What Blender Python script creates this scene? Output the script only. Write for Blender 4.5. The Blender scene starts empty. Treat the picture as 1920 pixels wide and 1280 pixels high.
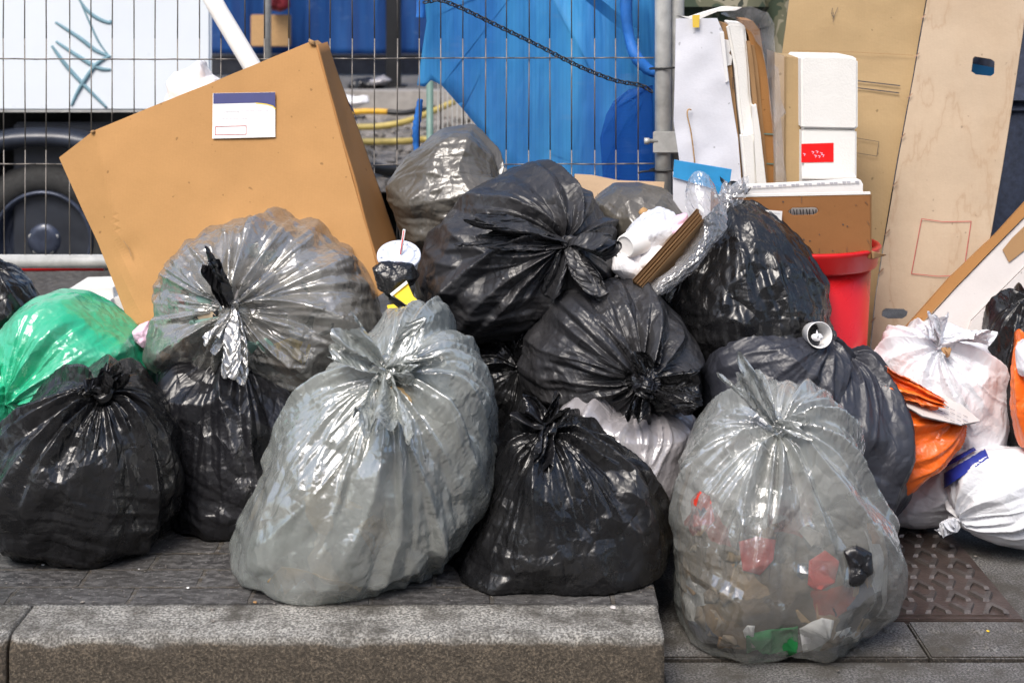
import bpy, bmesh, math, random
import numpy as np
from mathutils import Vector, Matrix
from mathutils import noise as mnoise
R_ = math.radians
SC = bpy.context.scene
COL = SC.collection

# ------------------------------------------------------------------ camera
H, F, CX, HY = 1.0, 2700.0, 960.0, 20.0      # eye height over the pavement, focal length in photo pixels, horizon row
cam = bpy.data.cameras.new("camera")
cam.lens = F / 1920 * 36
cam.sensor_width = 36
cam.shift_y = -(640 - HY) / 1920
cam.clip_start = 0.05
cam.clip_end = 400
cam.dof.use_dof = True
cam.dof.focus_distance = 2.75
cam.dof.aperture_fstop = 6.3
camo = bpy.data.objects.new("camera", cam)
COL.objects.link(camo)
camo.location = (0, 0, H)
camo.rotation_euler = (R_(90), 0, 0)
SC.camera = camo

# ------------------------------------------------------------------ sky and sun (bright, soft, hazy daylight)
SUN_EL, SUN_AZ = 52, 205        # azimuth clockwise from +Y, so the sun stands behind the camera to the left
w = bpy.data.worlds.new("World")
SC.world = w
w.use_nodes = True
nt = w.node_tree
nt.nodes.clear()
sky = nt.nodes.new("ShaderNodeTexSky")
sky.sky_type = 'NISHITA'
sky.sun_disc = False
sky.sun_elevation = R_(SUN_EL)
sky.sun_rotation = R_(SUN_AZ)
sky.air_density = 1.0
sky.dust_density = 3.0
sky.ozone_density = 1.0
bg = nt.nodes.new("ShaderNodeBackground")
bg.inputs[1].default_value = 0.15
out = nt.nodes.new("ShaderNodeOutputWorld")
nt.links.new(sky.outputs[0], bg.inputs[0])
nt.links.new(bg.outputs[0], out.inputs[0])
sl = bpy.data.lights.new("sun", 'SUN')
sl.energy = 2.2
sl.angle = R_(28)
sl.color = (1.0, 0.95, 0.88)
so = bpy.data.objects.new("sun", sl)
COL.objects.link(so)
a_, e_ = R_(SUN_AZ), R_(SUN_EL)
so.rotation_euler = Vector((-math.sin(a_) * math.cos(e_), -math.cos(a_) * math.cos(e_), -math.sin(e_))).to_track_quat('-Z', 'Y').to_euler()
SC.view_settings.view_transform = 'Standard'
SC.view_settings.look = 'None'
SC.view_settings.exposure = 0.58
SC.view_settings.gamma = 1
SC.cycles.max_bounces = 10
SC.cycles.transparent_max_bounces = 12
SC.cycles.use_denoising = True

# ------------------------------------------------------------------ helpers
def at(x, y, d):
    """point seen at photo pixel (x, y), d metres in front of the camera"""
    return Vector(((x - CX) * d / F, d, H - (y - HY) * d / F))

def tag(o, label=None, cat=None, group=None, kind=None):
    if label: o['label'] = label
    if cat: o['category'] = cat
    if group: o['group'] = group
    if kind: o['kind'] = kind
    return o

def empty(name, loc, label, cat, group=None):
    o = bpy.data.objects.new(name, None)
    COL.objects.link(o)
    o.location = loc
    o.empty_display_size = 0.05
    return tag(o, label, cat, group)

def link(name, me, mat, parent=None, smooth=False):
    o = bpy.data.objects.new(name, me)
    COL.objects.link(o)
    if mat is not None and len(me.materials) == 0:
        for m in (mat if isinstance(mat, (list, tuple)) else [mat]):
            me.materials.append(m)
    if smooth:
        me.polygons.foreach_set("use_smooth", [True] * len(me.polygons))
    if parent is not None:
        o.parent = parent
        o.matrix_parent_inverse = Matrix.Translation(-parent.location)
    return o

def bm_obj(name, bm, mat, parent=None, smooth=False):
    me = bpy.data.meshes.new(name)
    bmesh.ops.recalc_face_normals(bm, faces=bm.faces)
    bm.to_mesh(me)
    bm.free()
    return link(name, me, mat, parent, smooth)

def grid_mesh(name, P, wrap=False, cap=False, uvscale=1.0):
    """P: (rows, cols, 3) array -> mesh with a uv map along rows / cols"""
    M, N = P.shape[:2]
    V = P.reshape(-1, 3)
    idx = np.arange(M * N).reshape(M, N)
    if wrap:
        nx = np.roll(idx, -1, axis=1)
        a, b, c, d = idx[:-1], nx[:-1], nx[1:], idx[1:]
    else:
        a, b, c, d = idx[:-1, :-1], idx[:-1, 1:], idx[1:, 1:], idx[1:, :-1]
    Q = np.stack([a, b, c, d], -1).reshape(-1, 4)
    if wrap:            # turn the faces outwards
        q0 = V - V.mean(0)
        if (np.einsum('ij,ij->i', q0[Q[:, 0]], np.cross(q0[Q[:, 1]], q0[Q[:, 2]]))).sum() < 0: Q = Q[:, ::-1]
    me = bpy.data.meshes.new(name)
    nq = len(Q)
    me.vertices.add(len(V))
    me.vertices.foreach_set("co", V.astype(np.float32).ravel())
    me.loops.add(nq * 4)
    me.loops.foreach_set("vertex_index", Q.ravel().astype(np.int32))
    me.polygons.add(nq)
    me.polygons.foreach_set("loop_start", np.arange(0, nq * 4, 4, dtype=np.int32))
    me.polygons.foreach_set("loop_total", np.full(nq, 4, dtype=np.int32))
    me.update(calc_edges=True)
    me.validate()
    me.polygons.foreach_set("use_smooth", np.ones(nq, dtype=bool))
    return me

def vnoise(P, seed, scale):
    """cheap smooth vector-friendly noise of points: sum of random plane waves, returns ~[-1,1]"""
    rs = np.random.RandomState(seed)
    out_ = np.zeros(P.shape[:-1])
    n = 9
    for _ in range(n):
        k = rs.normal(size=3)
        k = k / np.linalg.norm(k) * scale * rs.uniform(0.55, 1.6)
        out_ += np.sin(P @ k + rs.uniform(0, 6.28))
    return out_ / math.sqrt(n) * 1.1

def up2(P, wrap):
    """double a grid's resolution"""
    M, N = P.shape[:2]
    if wrap:
        Q = np.empty((M, 2 * N, 3)); nxt = np.roll(P, -1, 1); prv = np.roll(P, 1, 1); nn = np.roll(P, -2, 1)
        Q[:, 0::2] = P
        Q[:, 1::2] = (P + nxt) * 0.5625 - (prv + nn) * 0.0625
    else:
        Q = np.empty((M, 2 * N - 1, 3)); Q[:, 0::2] = P; Q[:, 1::2] = (P[:, :-1] + P[:, 1:]) / 2
    S = np.empty((2 * M - 1, Q.shape[1], 3))
    S[0::2] = Q
    S[1::2] = (Q[:-1] + Q[1:]) / 2
    return S

def relax(P, Lu, Lv, iters, wrap, pin=None, collide=None, bend=0.12, comp=0.6, shear=True):
    """film solver: keeps the rest lengths of a sheet while it is pushed about, so its spare area buckles into folds"""
    P = P.copy()
    def con(a, b, L, k, kc):
        d = b - a
        l = np.sqrt((d * d).sum(-1, keepdims=True)) + 1e-9
        s = (l - L[..., None]) / l
        s = np.where(s > 0, s * k, s * kc)
        return d * (0.5 * s)
    M, N = P.shape[:2]
    for it in range(iters):
        # across
        for par in (0, 1):
            if wrap:
                nx = np.roll(P, -1, 1)
                c = con(P, nx, Lu, 1.0, comp)[:, par::2]
                P[:, par::2] += c
                ii = (np.arange(par, N, 2) + 1) % N
                P[:, ii] -= c
            else:
                n = len(range(par, N - 1, 2))
                a = slice(par, N - 1, 2)
                ia = np.arange(par, N - 1, 2)
                c = con(P[:, ia], P[:, ia + 1], Lu[:, ia], 1.0, comp)
                P[:, ia] += c
                P[:, ia + 1] -= c
            ja = np.arange(par, M - 1, 2)
            c = con(P[ja], P[ja + 1], Lv[ja], 1.0, comp)
            P[ja] += c
            P[ja + 1] -= c
        if shear:
            for sg in (1, -1):
                A = P[:-1]
                if wrap:
                    B = np.roll(P[1:], -sg, 1)
                    L = np.sqrt(Lu[:-1] ** 2 + Lv[:M - 1] ** 2)
                    c = con(A, B, L, 0.45, 0.2)
                    P[:-1] += c * 0.6
                    P[1:] -= np.roll(c, sg, 1) * 0.6
                else:
                    if sg == 1: sa, sb = slice(0, N - 1), slice(1, N)
                    else: sa, sb = slice(1, N), slice(0, N - 1)
                    L = np.sqrt(Lu[:-1, :N - 1] ** 2 + Lv[:M - 1, :N - 1] ** 2)
                    c = con(P[:-1, sa], P[1:, sb], L, 0.45, 0.2)
                    P[:-1, sa] += c * 0.6
                    P[1:, sb] -= c * 0.6
        if bend:
            if wrap:
                lap = (np.roll(P, 1, 1) + np.roll(P, -1, 1)) / 2 - P
                P += lap * bend
            else:
                P[:, 1:-1] += ((P[:, 2:] + P[:, :-2]) / 2 - P[:, 1:-1]) * bend
            P[1:-1] += ((P[2:] + P[:-2]) / 2 - P[1:-1]) * bend
        if collide is not None:
            P = collide(P, it / max(1, iters - 1))
        if pin is not None:
            P[pin[0]] = pin[1]
    return P

# ------------------------------------------------------------------ the outline of a full sack, as a solid
class Body:
    """solid with a given front outline (photo pixels at depth d), a real depth of its own and contents that bulge"""
    def __init__(self, poly, d, T, ground=0.0, p=2.3, lump=0.05, seed=1, centre=None, lumpscale=2.6, lean=0.0, Tb=None):
        pts = [at(x, y, d) for x, y in poly]
        q = np.array([(v.x, v.z) for v in pts])
        if centre is None:
            x, z = q[:, 0], q[:, 1]; x2, z2 = np.roll(x, -1), np.roll(z, -1)
            cr = x * z2 - x2 * z
            c = np.array([((x + x2) * cr).sum(), ((z + z2) * cr).sum()]) / (3 * cr.sum())
        else:
            v = at(centre[0], centre[1], d); c = np.array([v.x, v.z])
        self.c = np.array([c[0], d, c[1]])
        th = np.linspace(-math.pi, math.pi, 721)
        rr = np.zeros(721)
        e = np.roll(q, -1, 0) - q
        for i, t in enumerate(th):
            u = np.array([math.cos(t), math.sin(t)])
            den = u[0] * e[:, 1] - u[1] * e[:, 0]
            den = np.where(abs(den) < 1e-12, 1e-12, den)
            w_ = q - c
            tt = (w_[:, 0] * e[:, 1] - w_[:, 1] * e[:, 0]) / den
            ss = (w_[:, 0] * u[1] - w_[:, 1] * u[0]) / den
            ok = (tt > 0) & (ss >= -1e-6) & (ss <= 1 + 1e-6)
            rr[i] = tt[ok].max() if ok.any() else 0.1
        k = np.exp(-(np.arange(-14, 15) / 4.0) ** 2); k /= k.sum()
        rr = np.convolve(np.r_[rr[-15:-1], rr, rr[1:15]], k, 'valid')
        self.th, self.rr = th, rr
        self.size = float(min(rr.mean(), 1.4 * T))
        self.T, self.p, self.g, self.lump, self.seed, self.ls, self.lean = T, p, ground, lump, seed, lumpscale, lean
        self.Tb = Tb or T
    def smoothR(self, D):
        rho = np.sqrt(D[..., 0] ** 2 + D[..., 2] ** 2) + 1e-9
        t = np.arctan2(D[..., 2], D[..., 0])
        r = np.interp(t, self.th, self.rr)
        p = self.p
        T = np.where(D[..., 1] < 0, self.T, self.Tb)
        v = 1.0 / ((rho / r) ** p + (np.abs(D[..., 1]) / T) ** p) ** (1 / p)
        return v, rho / r * v
    def facets(self, nf, mix):
        rs = np.random.RandomState(self.seed + 99)
        n = rs.normal(size=(nf, 3)); n /= np.linalg.norm(n, axis=1, keepdims=True)
        probe = rs.normal(size=(4000, 3)); probe /= np.linalg.norm(probe, axis=1, keepdims=True)
        P = probe * self.smoothR(probe)[0][:, None]
        self.fn = n
        self.fh = (P @ n.T).max(0) * rs.uniform(0.92, 1.0, nf)
        self.fmix = mix
    def R(self, D):
        v, q_ = self.smoothR(D)
        if getattr(self, 'fn', None) is None: self.facets(70, 0.75)
        dn = D @ self.fn.T
        pl = np.where(dn > 0.05, self.fh / np.maximum(dn, 0.05), 9).min(-1)
        fm = self.fmix * np.clip(1.05 - q_ ** 5, 0.28, 1)
        v = v * (1 - fm) + np.minimum(pl, v * 1.05) * fm
        n = vnoise(D, self.seed, self.ls)
        n2 = vnoise(D, self.seed + 7, self.ls * 2.6)
        n = np.abs(n) * 1.2 - 0.75 + 0.35 * n2
        edge = np.clip(1 - q_ ** 6, 0.15, 1)
        v = v * (1 + self.lump * n * edge)
        if self.g is not None:
            lim = (self.c[2] - self.g) / np.maximum(-D[..., 2], 1e-3)
            lim = np.where(D[..., 2] < 0, lim, 9)
            v = np.minimum(v, lim)
        return v
    def hit(self, x, y):
        """nearest point of the solid seen at photo pixel (x, y); outside the outline: a point just over its edge"""
        best = None
        for d in np.linspace(self.c[1] - self.T * 1.1, self.c[1] + 0.02, 60):
            v = at(x, y, d); q = np.array(v) - self.c
            l = np.linalg.norm(q)
            if l <= float(self.R((q / l)[None])[0]): return np.array(v)
        return np.array(at(x, y, self.c[1] - self.T * 0.25))

def frame_of(K):
    K = K / np.linalg.norm(K)
    a = np.array([0, 0, 1.0]) if abs(K[2]) < 0.8 else np.array([1.0, 0, 0])
    A = np.cross(a, K); A /= np.linalg.norm(A)
    return K, A, np.cross(K, A)

def facet_field(V, fn, seed, K):
    """piecewise-flat height field with sharp creases, as in crumpled film: the difference of two squared
    nearest-distance fields is linear inside every cell and continuous across them"""
    sh = V.shape[:-1]
    X = V.reshape(-1, V.shape[-1]).astype(np.float32)
    out_ = np.zeros(len(X), np.float32)
    for sg, sd in ((1, 0), (-1, 1)):
        rs = np.random.RandomState(seed * 2 + sd)
        D = rs.normal(size=(K, 3)); D /= np.linalg.norm(D, axis=1, keepdims=True)
        C = fn(D).astype(np.float32)
        for i in range(0, len(X), 8192):
            x = X[i:i + 8192]
            d2 = (x * x).sum(1)[:, None] - 2 * x @ C.T + (C * C).sum(1)[None]
            out_[i:i + 8192] += sg * d2.min(1)
    return np.clip(out_ * K / 6.0, -1.3, 1.3).reshape(sh)

def film_on(body, knot, seed, res=2, pleats=46, ph=0.016, crum=0.003, slack=0.06, hi=1.2, neck=0.0, neckw=0.3, dent=0.0, base=(64, 52), its=(40, 34, 26), a0=0.05, aniso=1.0, sag=0.004, plen=1.0):
    """a sack skin over the body, gathered at the direction 'knot': long pleats run out of the neck, the film
    creases across its lumps and the spare area left over buckles in the solver"""
    rs = np.random.RandomState(seed)
    K, A, B = frame_of(np.array(knot, float))
    gz = -9 if body.g is None else body.g
    sz = min(1.0, body.size / 0.2)
    crum = crum * min(1.3, body.size / 0.2)
    N, M = base
    be = np.linspace(0, 2 * math.pi, N, endpoint=False)
    al = a0 + (math.pi - a0 - 0.02) * np.linspace(0, 1, M) ** 1.25
    pb = rs.uniform(0, 2 * math.pi, pleats)
    pw = 0.03 + 0.15 * rs.uniform(0, 1, pleats) ** 2.2
    pl_ = (0.2 + rs.uniform(0, 1, pleats) ** 2.2) * 1.5 * plen
    pp = (0.25 + 0.75 * rs.uniform(0, 1, pleats)) * ph * np.clip(pw / 0.08, 0.45, 1.2)
    pc = rs.normal(size=pleats) * 0.26
    pq = rs.uniform(0, 6.28, pleats)
    nb_ = min(8, pleats // 5)           # a few broad folds carry the shape
    pw[:nb_] = rs.uniform(0.12, 0.30, nb_)
    pl_[:nb_] = rs.uniform(1.0, 2.3, nb_) * min(1.2, plen)
    pp[:nb_] = rs.uniform(0.9, 1.7, nb_) * ph
    s1, s2 = rs.uniform(0, 6.28, 2)
    sec = np.clip(0.62 + 0.5 * np.sin(pb + s1) + 0.35 * np.sin(2 * pb + s2), 0.12, 1.25)
    sec[:nb_] = 1
    pp *= sec * 1.12
    pl_ *= 1.12
    def surf(al, be, full=True):
        a = al[:, None] + 0 * be[None, :]; b = be[None, :] + 0 * a
        D = np.cos(a)[..., None] * K + (np.sin(a) * np.cos(b))[..., None] * A + (np.sin(a) * np.sin(b))[..., None] * B
        R = body.R(D) * (1 + neck * np.exp(-(a / neckw) ** 1.3) - dent * np.exp(-(a / 0.5) ** 2))
        if full:
            disp = np.zeros_like(a)
            for i in range(pleats):
                x = (b - pb[i] - pc[i] * (a - 0.3) - 0.05 * np.sin(3 * a + pq[i]) + math.pi) % (2 * math.pi) - math.pi
                wd = pw[i] * (0.75 + 0.5 * np.minimum(a, 1.5))
                fade = np.clip(1 - a / pl_[i], 0, 1) ** 0.45 * np.clip((a - a0 * 0.5) / 0.2, 0.15, 1)
                h = np.clip(1 - np.abs(x) / wd, 0, 1)
                disp = np.maximum(disp, pp[i] * fade * h ** 1.15) + 0.15 * pp[i] * fade * h
            # creases: elongated away from the neck above, level bands of pulled film low down, flat facets all over
            def f1(D_):
                a_ = np.arccos(np.clip(D_ @ K, -1, 1))
                sn = np.maximum(np.sin(a_), 0.25)
                return np.stack([(D_ @ A) / sn * 1.45, (D_ @ B) / sn * 1.45, a_ * 0.26 / aniso], -1)
            def f2(D_):
                return np.stack([D_[..., 0] * 0.26, D_[..., 1] * 0.26, D_[..., 2] * 1.9 + 0.3 * D_[..., 0] + 0.12 * np.sin(3 * D_[..., 0] + seed)], -1)
            f0 = lambda D_: D_
            nk_ = np.clip((a - a0) / 0.3, 0.05, 1)          # creases fade into the tight neck
            m1 = nk_ * np.clip(0.6 + 0.8 * vnoise(D, seed + 61, 3.0), 0.15, 1.2) * np.clip(1.5 - a * 0.55, 0.25, 1)
            m2 = np.clip(0.5 + 0.9 * vnoise(D, seed + 62, 3.0), 0.1, 1.1) * np.clip(0.4 - 1.1 * D[..., 2], 0.10, 1)
            m3 = np.clip(0.45 + 0.8 * vnoise(D, seed + 63, 3.4), 0.1, 1.2)
            disp = disp + crum * (1.15 * m1 * facet_field(f1(D), f1, seed + 11, 170) + 0.6 * m1 * facet_field(f1(D), f1, seed + 12, 520))
            disp = disp + crum * 1.5 * m2 * (1.0 * facet_field(f2(D), f2, seed + 13, 110) + 0.4 * facet_field(f2(D), f2, seed + 14, 420))
            disp = disp + crum * (0.55 * (1.25 - m3) * facet_field(D, f0, seed + 15, 110) + 0.28 * m3 * facet_field(D, f0, seed + 16, 420))
            R = R * 0.98 + disp - 0.22 * ph
        P = body.c + D * R[..., None]
        P[..., 2] = np.maximum(P[..., 2], gz + 0.002)
        return P, D, R
    P = None
    for lev in range(res + 1):
        S, D, R = surf(al, be)
        Lu = np.linalg.norm(np.roll(S, -1, 1) - S, axis=-1)
        Lv = np.linalg.norm(S[1:] - S[:-1], axis=-1)
        a = al[:, None]
        field = 0.5 + 0.5 * np.clip(vnoise(D, seed + 31, 3.2), -1, 1)
        Lu = Lu * (1 + slack * (0.3 + 1.1 * field) + 0.10 * np.exp(-(a / 0.6) ** 2))
        Lv = Lv * (1 + slack * (0.2 + 1.0 * field[:-1]))
        if P is None:
            P = S + D * sz * (0.004 * vnoise(S, seed + 3, 60) + 0.004 * vnoise(S, seed + 5, 28))[..., None]
        else:
            P = 0.5 * up2(P, True) + 0.5 * S
            P = P + D * (rs.normal(size=P.shape[:2]) * sz * (0.0022 if lev == 1 else 0.0008))[..., None]
        pin = (0, S[0].copy())
        suck = (0.04, 0.05, 0.05)[lev]
        def col(Q, t, S=S, D=D, R=R, suck=suck):
            Q += (S - Q) * suck
            q = ((Q - body.c) * D).sum(-1)
            lo = np.maximum(R * 0.965 - q, 0)
            Q = Q + D * lo[..., None]
            Q[..., 2] = np.maximum(Q[..., 2], gz + 0.002)
            return Q
        P = relax(P, Lu, Lv, its[lev], True, pin, col, bend=(0.04, 0.03, 0.02)[lev])
        if lev < res:
            be = np.linspace(0, 2 * math.pi, len(be) * 2, endpoint=False)
            al = np.interp(np.linspace(0, len(al) - 1, len(al) * 2 - 1), np.arange(len(al)), al)
    body.al = np.r_[al[0] * .5, al]
    cap = np.repeat((P[0].mean(0) + K * 0.004)[None, None], P.shape[1], 1)
    return np.concatenate([cap, P], 0)

def sack_mesh(name, P):
    """close the pole and the neck"""
    return grid_mesh(name, P, wrap=True)

def tail_sheet(base, direction, length, width, seed, gather=0.25, curl=0.3, side=None, n=(36, 30), droop=0.0, r0=0.008, amp=0.8):
    """the loose end of a tied sack: film pinched at 'base' that fans out"""
    rs = np.random.RandomState(seed)
    d = np.array(direction, float); d /= np.linalg.norm(d)
    s = np.array(side, float) if side is not None else np.cross(d, rs.normal(size=3))
    s -= d * s.dot(d); s /= np.linalg.norm(s)
    nn = np.cross(d, s)
    NU, NV = n
    u = np.linspace(-1, 1, NU)[None, :]
    v = np.linspace(0, 1, NV)[:, None]
    wdt = r0 + (width / 2 - r0) * (v ** 0.75)
    k = rs.randint(2, 5)
    ph = rs.uniform(0, 6.28, 6)
    fold = np.sin(k * 2.2 * u + ph[0] + 1.2 * np.sin(2 * v + ph[1])) * 0.85 + 0.15 * np.sin(k * 4 * u + ph[2] + v * 2)
    dep = (0.01 + amp * 0.35 * wdt * (1 - 0.45 * v)) * fold
    edge = 1 + 0.16 * np.sin(5 * u + ph[3]) + 0.1 * np.sin(11 * u + ph[4])
    X = np.array(base, float) + d * (length * v * edge)[..., None] + s * (wdt * u * (0.7 + 0.3 * np.cos(u * 1.2)))[..., None]
    bendv = curl * length * v ** 2 * (1 + 0.5 * np.sin(3 * u + ph[5]))
    X = X + nn * (dep + bendv)[..., None]
    X[..., 2] -= (droop * length * v ** 2) * np.ones_like(u)
    X += np.stack([vnoise(X, seed + i, 90) for i in range(3)], -1) * 0.0018 * np.minimum(1, v * 4)[..., None]
    P = X
    for lev, it in enumerate((25, 15)):
        if lev: P = up2(P, False)
        Lu = np.linalg.norm(P[:, 1:] - P[:, :-1], axis=-1); Lu = np.concatenate([Lu, Lu[:, -1:]], 1)
        Lv = np.linalg.norm(P[1:] - P[:-1], axis=-1); Lv = np.concatenate([Lv, Lv[-1:]], 0)
        f = 1.05 if lev == 0 else 1.03
        P = P + rs.normal(size=P.shape) * (0.0012 if lev == 0 else 0.0005) * np.minimum(1, np.linspace(0, 5, P.shape[0]))[:, None, None]
        P = relax(P, Lu * f, Lv[:-1] * f, it, False, (0, P[0].copy()), None, bend=0.03)
    me = grid_mesh("tied_end", P)
    me.attributes.new("gather", 'FLOAT', 'POINT').data.foreach_set("value", np.full(P.shape[0] * P.shape[1], 0.9, np.float32))
    return me

def knot_mesh(c, r, axis, seed):
    """a hard overhand knot of twisted film: a creased tube wound about itself"""
    rs = np.random.RandomState(seed)
    K, A, B = frame_of(np.array(axis, float))
    NT, NC = 90, 20
    t = np.linspace(0, 2 * math.pi, NT)[:, None]
    x = np.sin(t) + 2 * np.sin(2 * t); y = np.cos(t) - 2 * np.cos(2 * t); z = -np.sin(3 * t)
    Cn = np.concatenate([x, y, z * 1.1], 1) / 3 * r
    Tn = np.gradient(Cn, axis=0); Tn /= np.linalg.norm(Tn, axis=1, keepdims=True)
    up = np.array([0, 0, 1.0])
    N1 = np.cross(Tn, up + 0.1 * Tn); N1 /= np.linalg.norm(N1, axis=1, keepdims=True)
    N2 = np.cross(Tn, N1)
    b = np.linspace(0, 2 * math.pi, NC, endpoint=False)[None, :]
    rad = r * 0.42 * (1 + 0.16 * np.sin(4 * b + 5 * t) + 0.10 * np.sin(7 * b - 6 * t + seed) + 0.12 * np.sin(5 * t + seed))
    P = Cn[:, None] + N1[:, None] * (np.cos(b) * rad)[..., None] + N2[:, None] * (np.sin(b) * rad)[..., None]
    P = P[..., 0:1] * A + P[..., 1:2] * B + P[..., 2:3] * K
    P += np.array(c)
    P += np.stack([vnoise(P, seed + i, 220) for i in range(3)], -1) * 0.0012
    return grid_mesh("knot", P, wrap=True)

# ------------------------------------------------------------------ materials
def nmat(name):
    m = bpy.data.materials.new(name)
    m.use_nodes = True
    t = m.node_tree
    b = t.nodes["Principled BSDF"]
    return m, t, b

def nd(t, kind, **kw):
    n = t.nodes.new(kind)
    for k, v in kw.items():
        if hasattr(n, k): setattr(n, k, v)
        else: n.inputs[k.replace('_', ' ')].default_value = v
    return n

def coords(t, scale=(1, 1, 1), rot=(0, 0, 0), kind='Object'):
    tc = t.nodes.new("ShaderNodeTexCoord")
    mp = t.nodes.new("ShaderNodeMapping")
    mp.inputs['Scale'].default_value = scale
    mp.inputs['Rotation'].default_value = rot
    t.links.new(tc.outputs[kind], mp.inputs[0])
    return mp.outputs[0]

def noise_n(t, vec, scale, detail=4, rough=0.55, dist=0.0):
    n = t.nodes.new("ShaderNodeTexNoise")
    n.inputs['Scale'].default_value = scale
    n.inputs['Detail'].default_value = detail
    n.inputs['Roughness'].default_value = rough
    n.inputs['Distortion'].default_value = dist
    t.links.new(vec, n.inputs['Vector'])
    return n

def ramp(t, fac, stops, interp='LINEAR'):
    r = t.nodes.new("ShaderNodeValToRGB")
    r.color_ramp.interpolation = interp
    while len(r.color_ramp.elements) < len(stops): r.color_ramp.elements.new(0.5)
    for e, (p, c) in zip(r.color_ramp.elements, stops):
        e.position = p
        e.color = (c, c, c, 1) if isinstance(c, (int, float)) else (*c, 1)
    t.links.new(fac, r.inputs[0])
    return r.outputs[0]

def mixc(t, fac, a, b, mode='MIX'):
    m = t.nodes.new("ShaderNodeMix")
    m.data_type = 'RGBA'
    m.blend_type = mode
    for sock, v in ((m.inputs[0], fac), (m.inputs[6], a), (m.inputs[7], b)):
        if isinstance(v, (int, float)): sock.default_value = v
        elif isinstance(v, tuple): sock.default_value = (*v, 1)
        else: t.links.new(v, sock)
    return m.outputs[2]

def mathn(t, op, a, b=0.5, clamp=False):
    m = t.nodes.new("ShaderNodeMath")
    m.operation = op
    m.use_clamp = clamp
    for i, v in enumerate((a, b)):
        if isinstance(v, (int, float)): m.inputs[i].default_value = v
        else: t.links.new(v, m.inputs[i])
    return m.outputs[0]

def bump(t, b, height, strength=0.3, dist=0.002, prev=None):
    n = t.nodes.new("ShaderNodeBump")
    n.inputs['Strength'].default_value = strength
    n.inputs['Distance'].default_value = dist
    t.links.new(height, n.inputs['Height'])
    if prev is not None: t.links.new(prev, n.inputs['Normal'])
    if b is not None: t.links.new(n.outputs[0], b.inputs['Normal'])
    return n.outputs[0]

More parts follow.
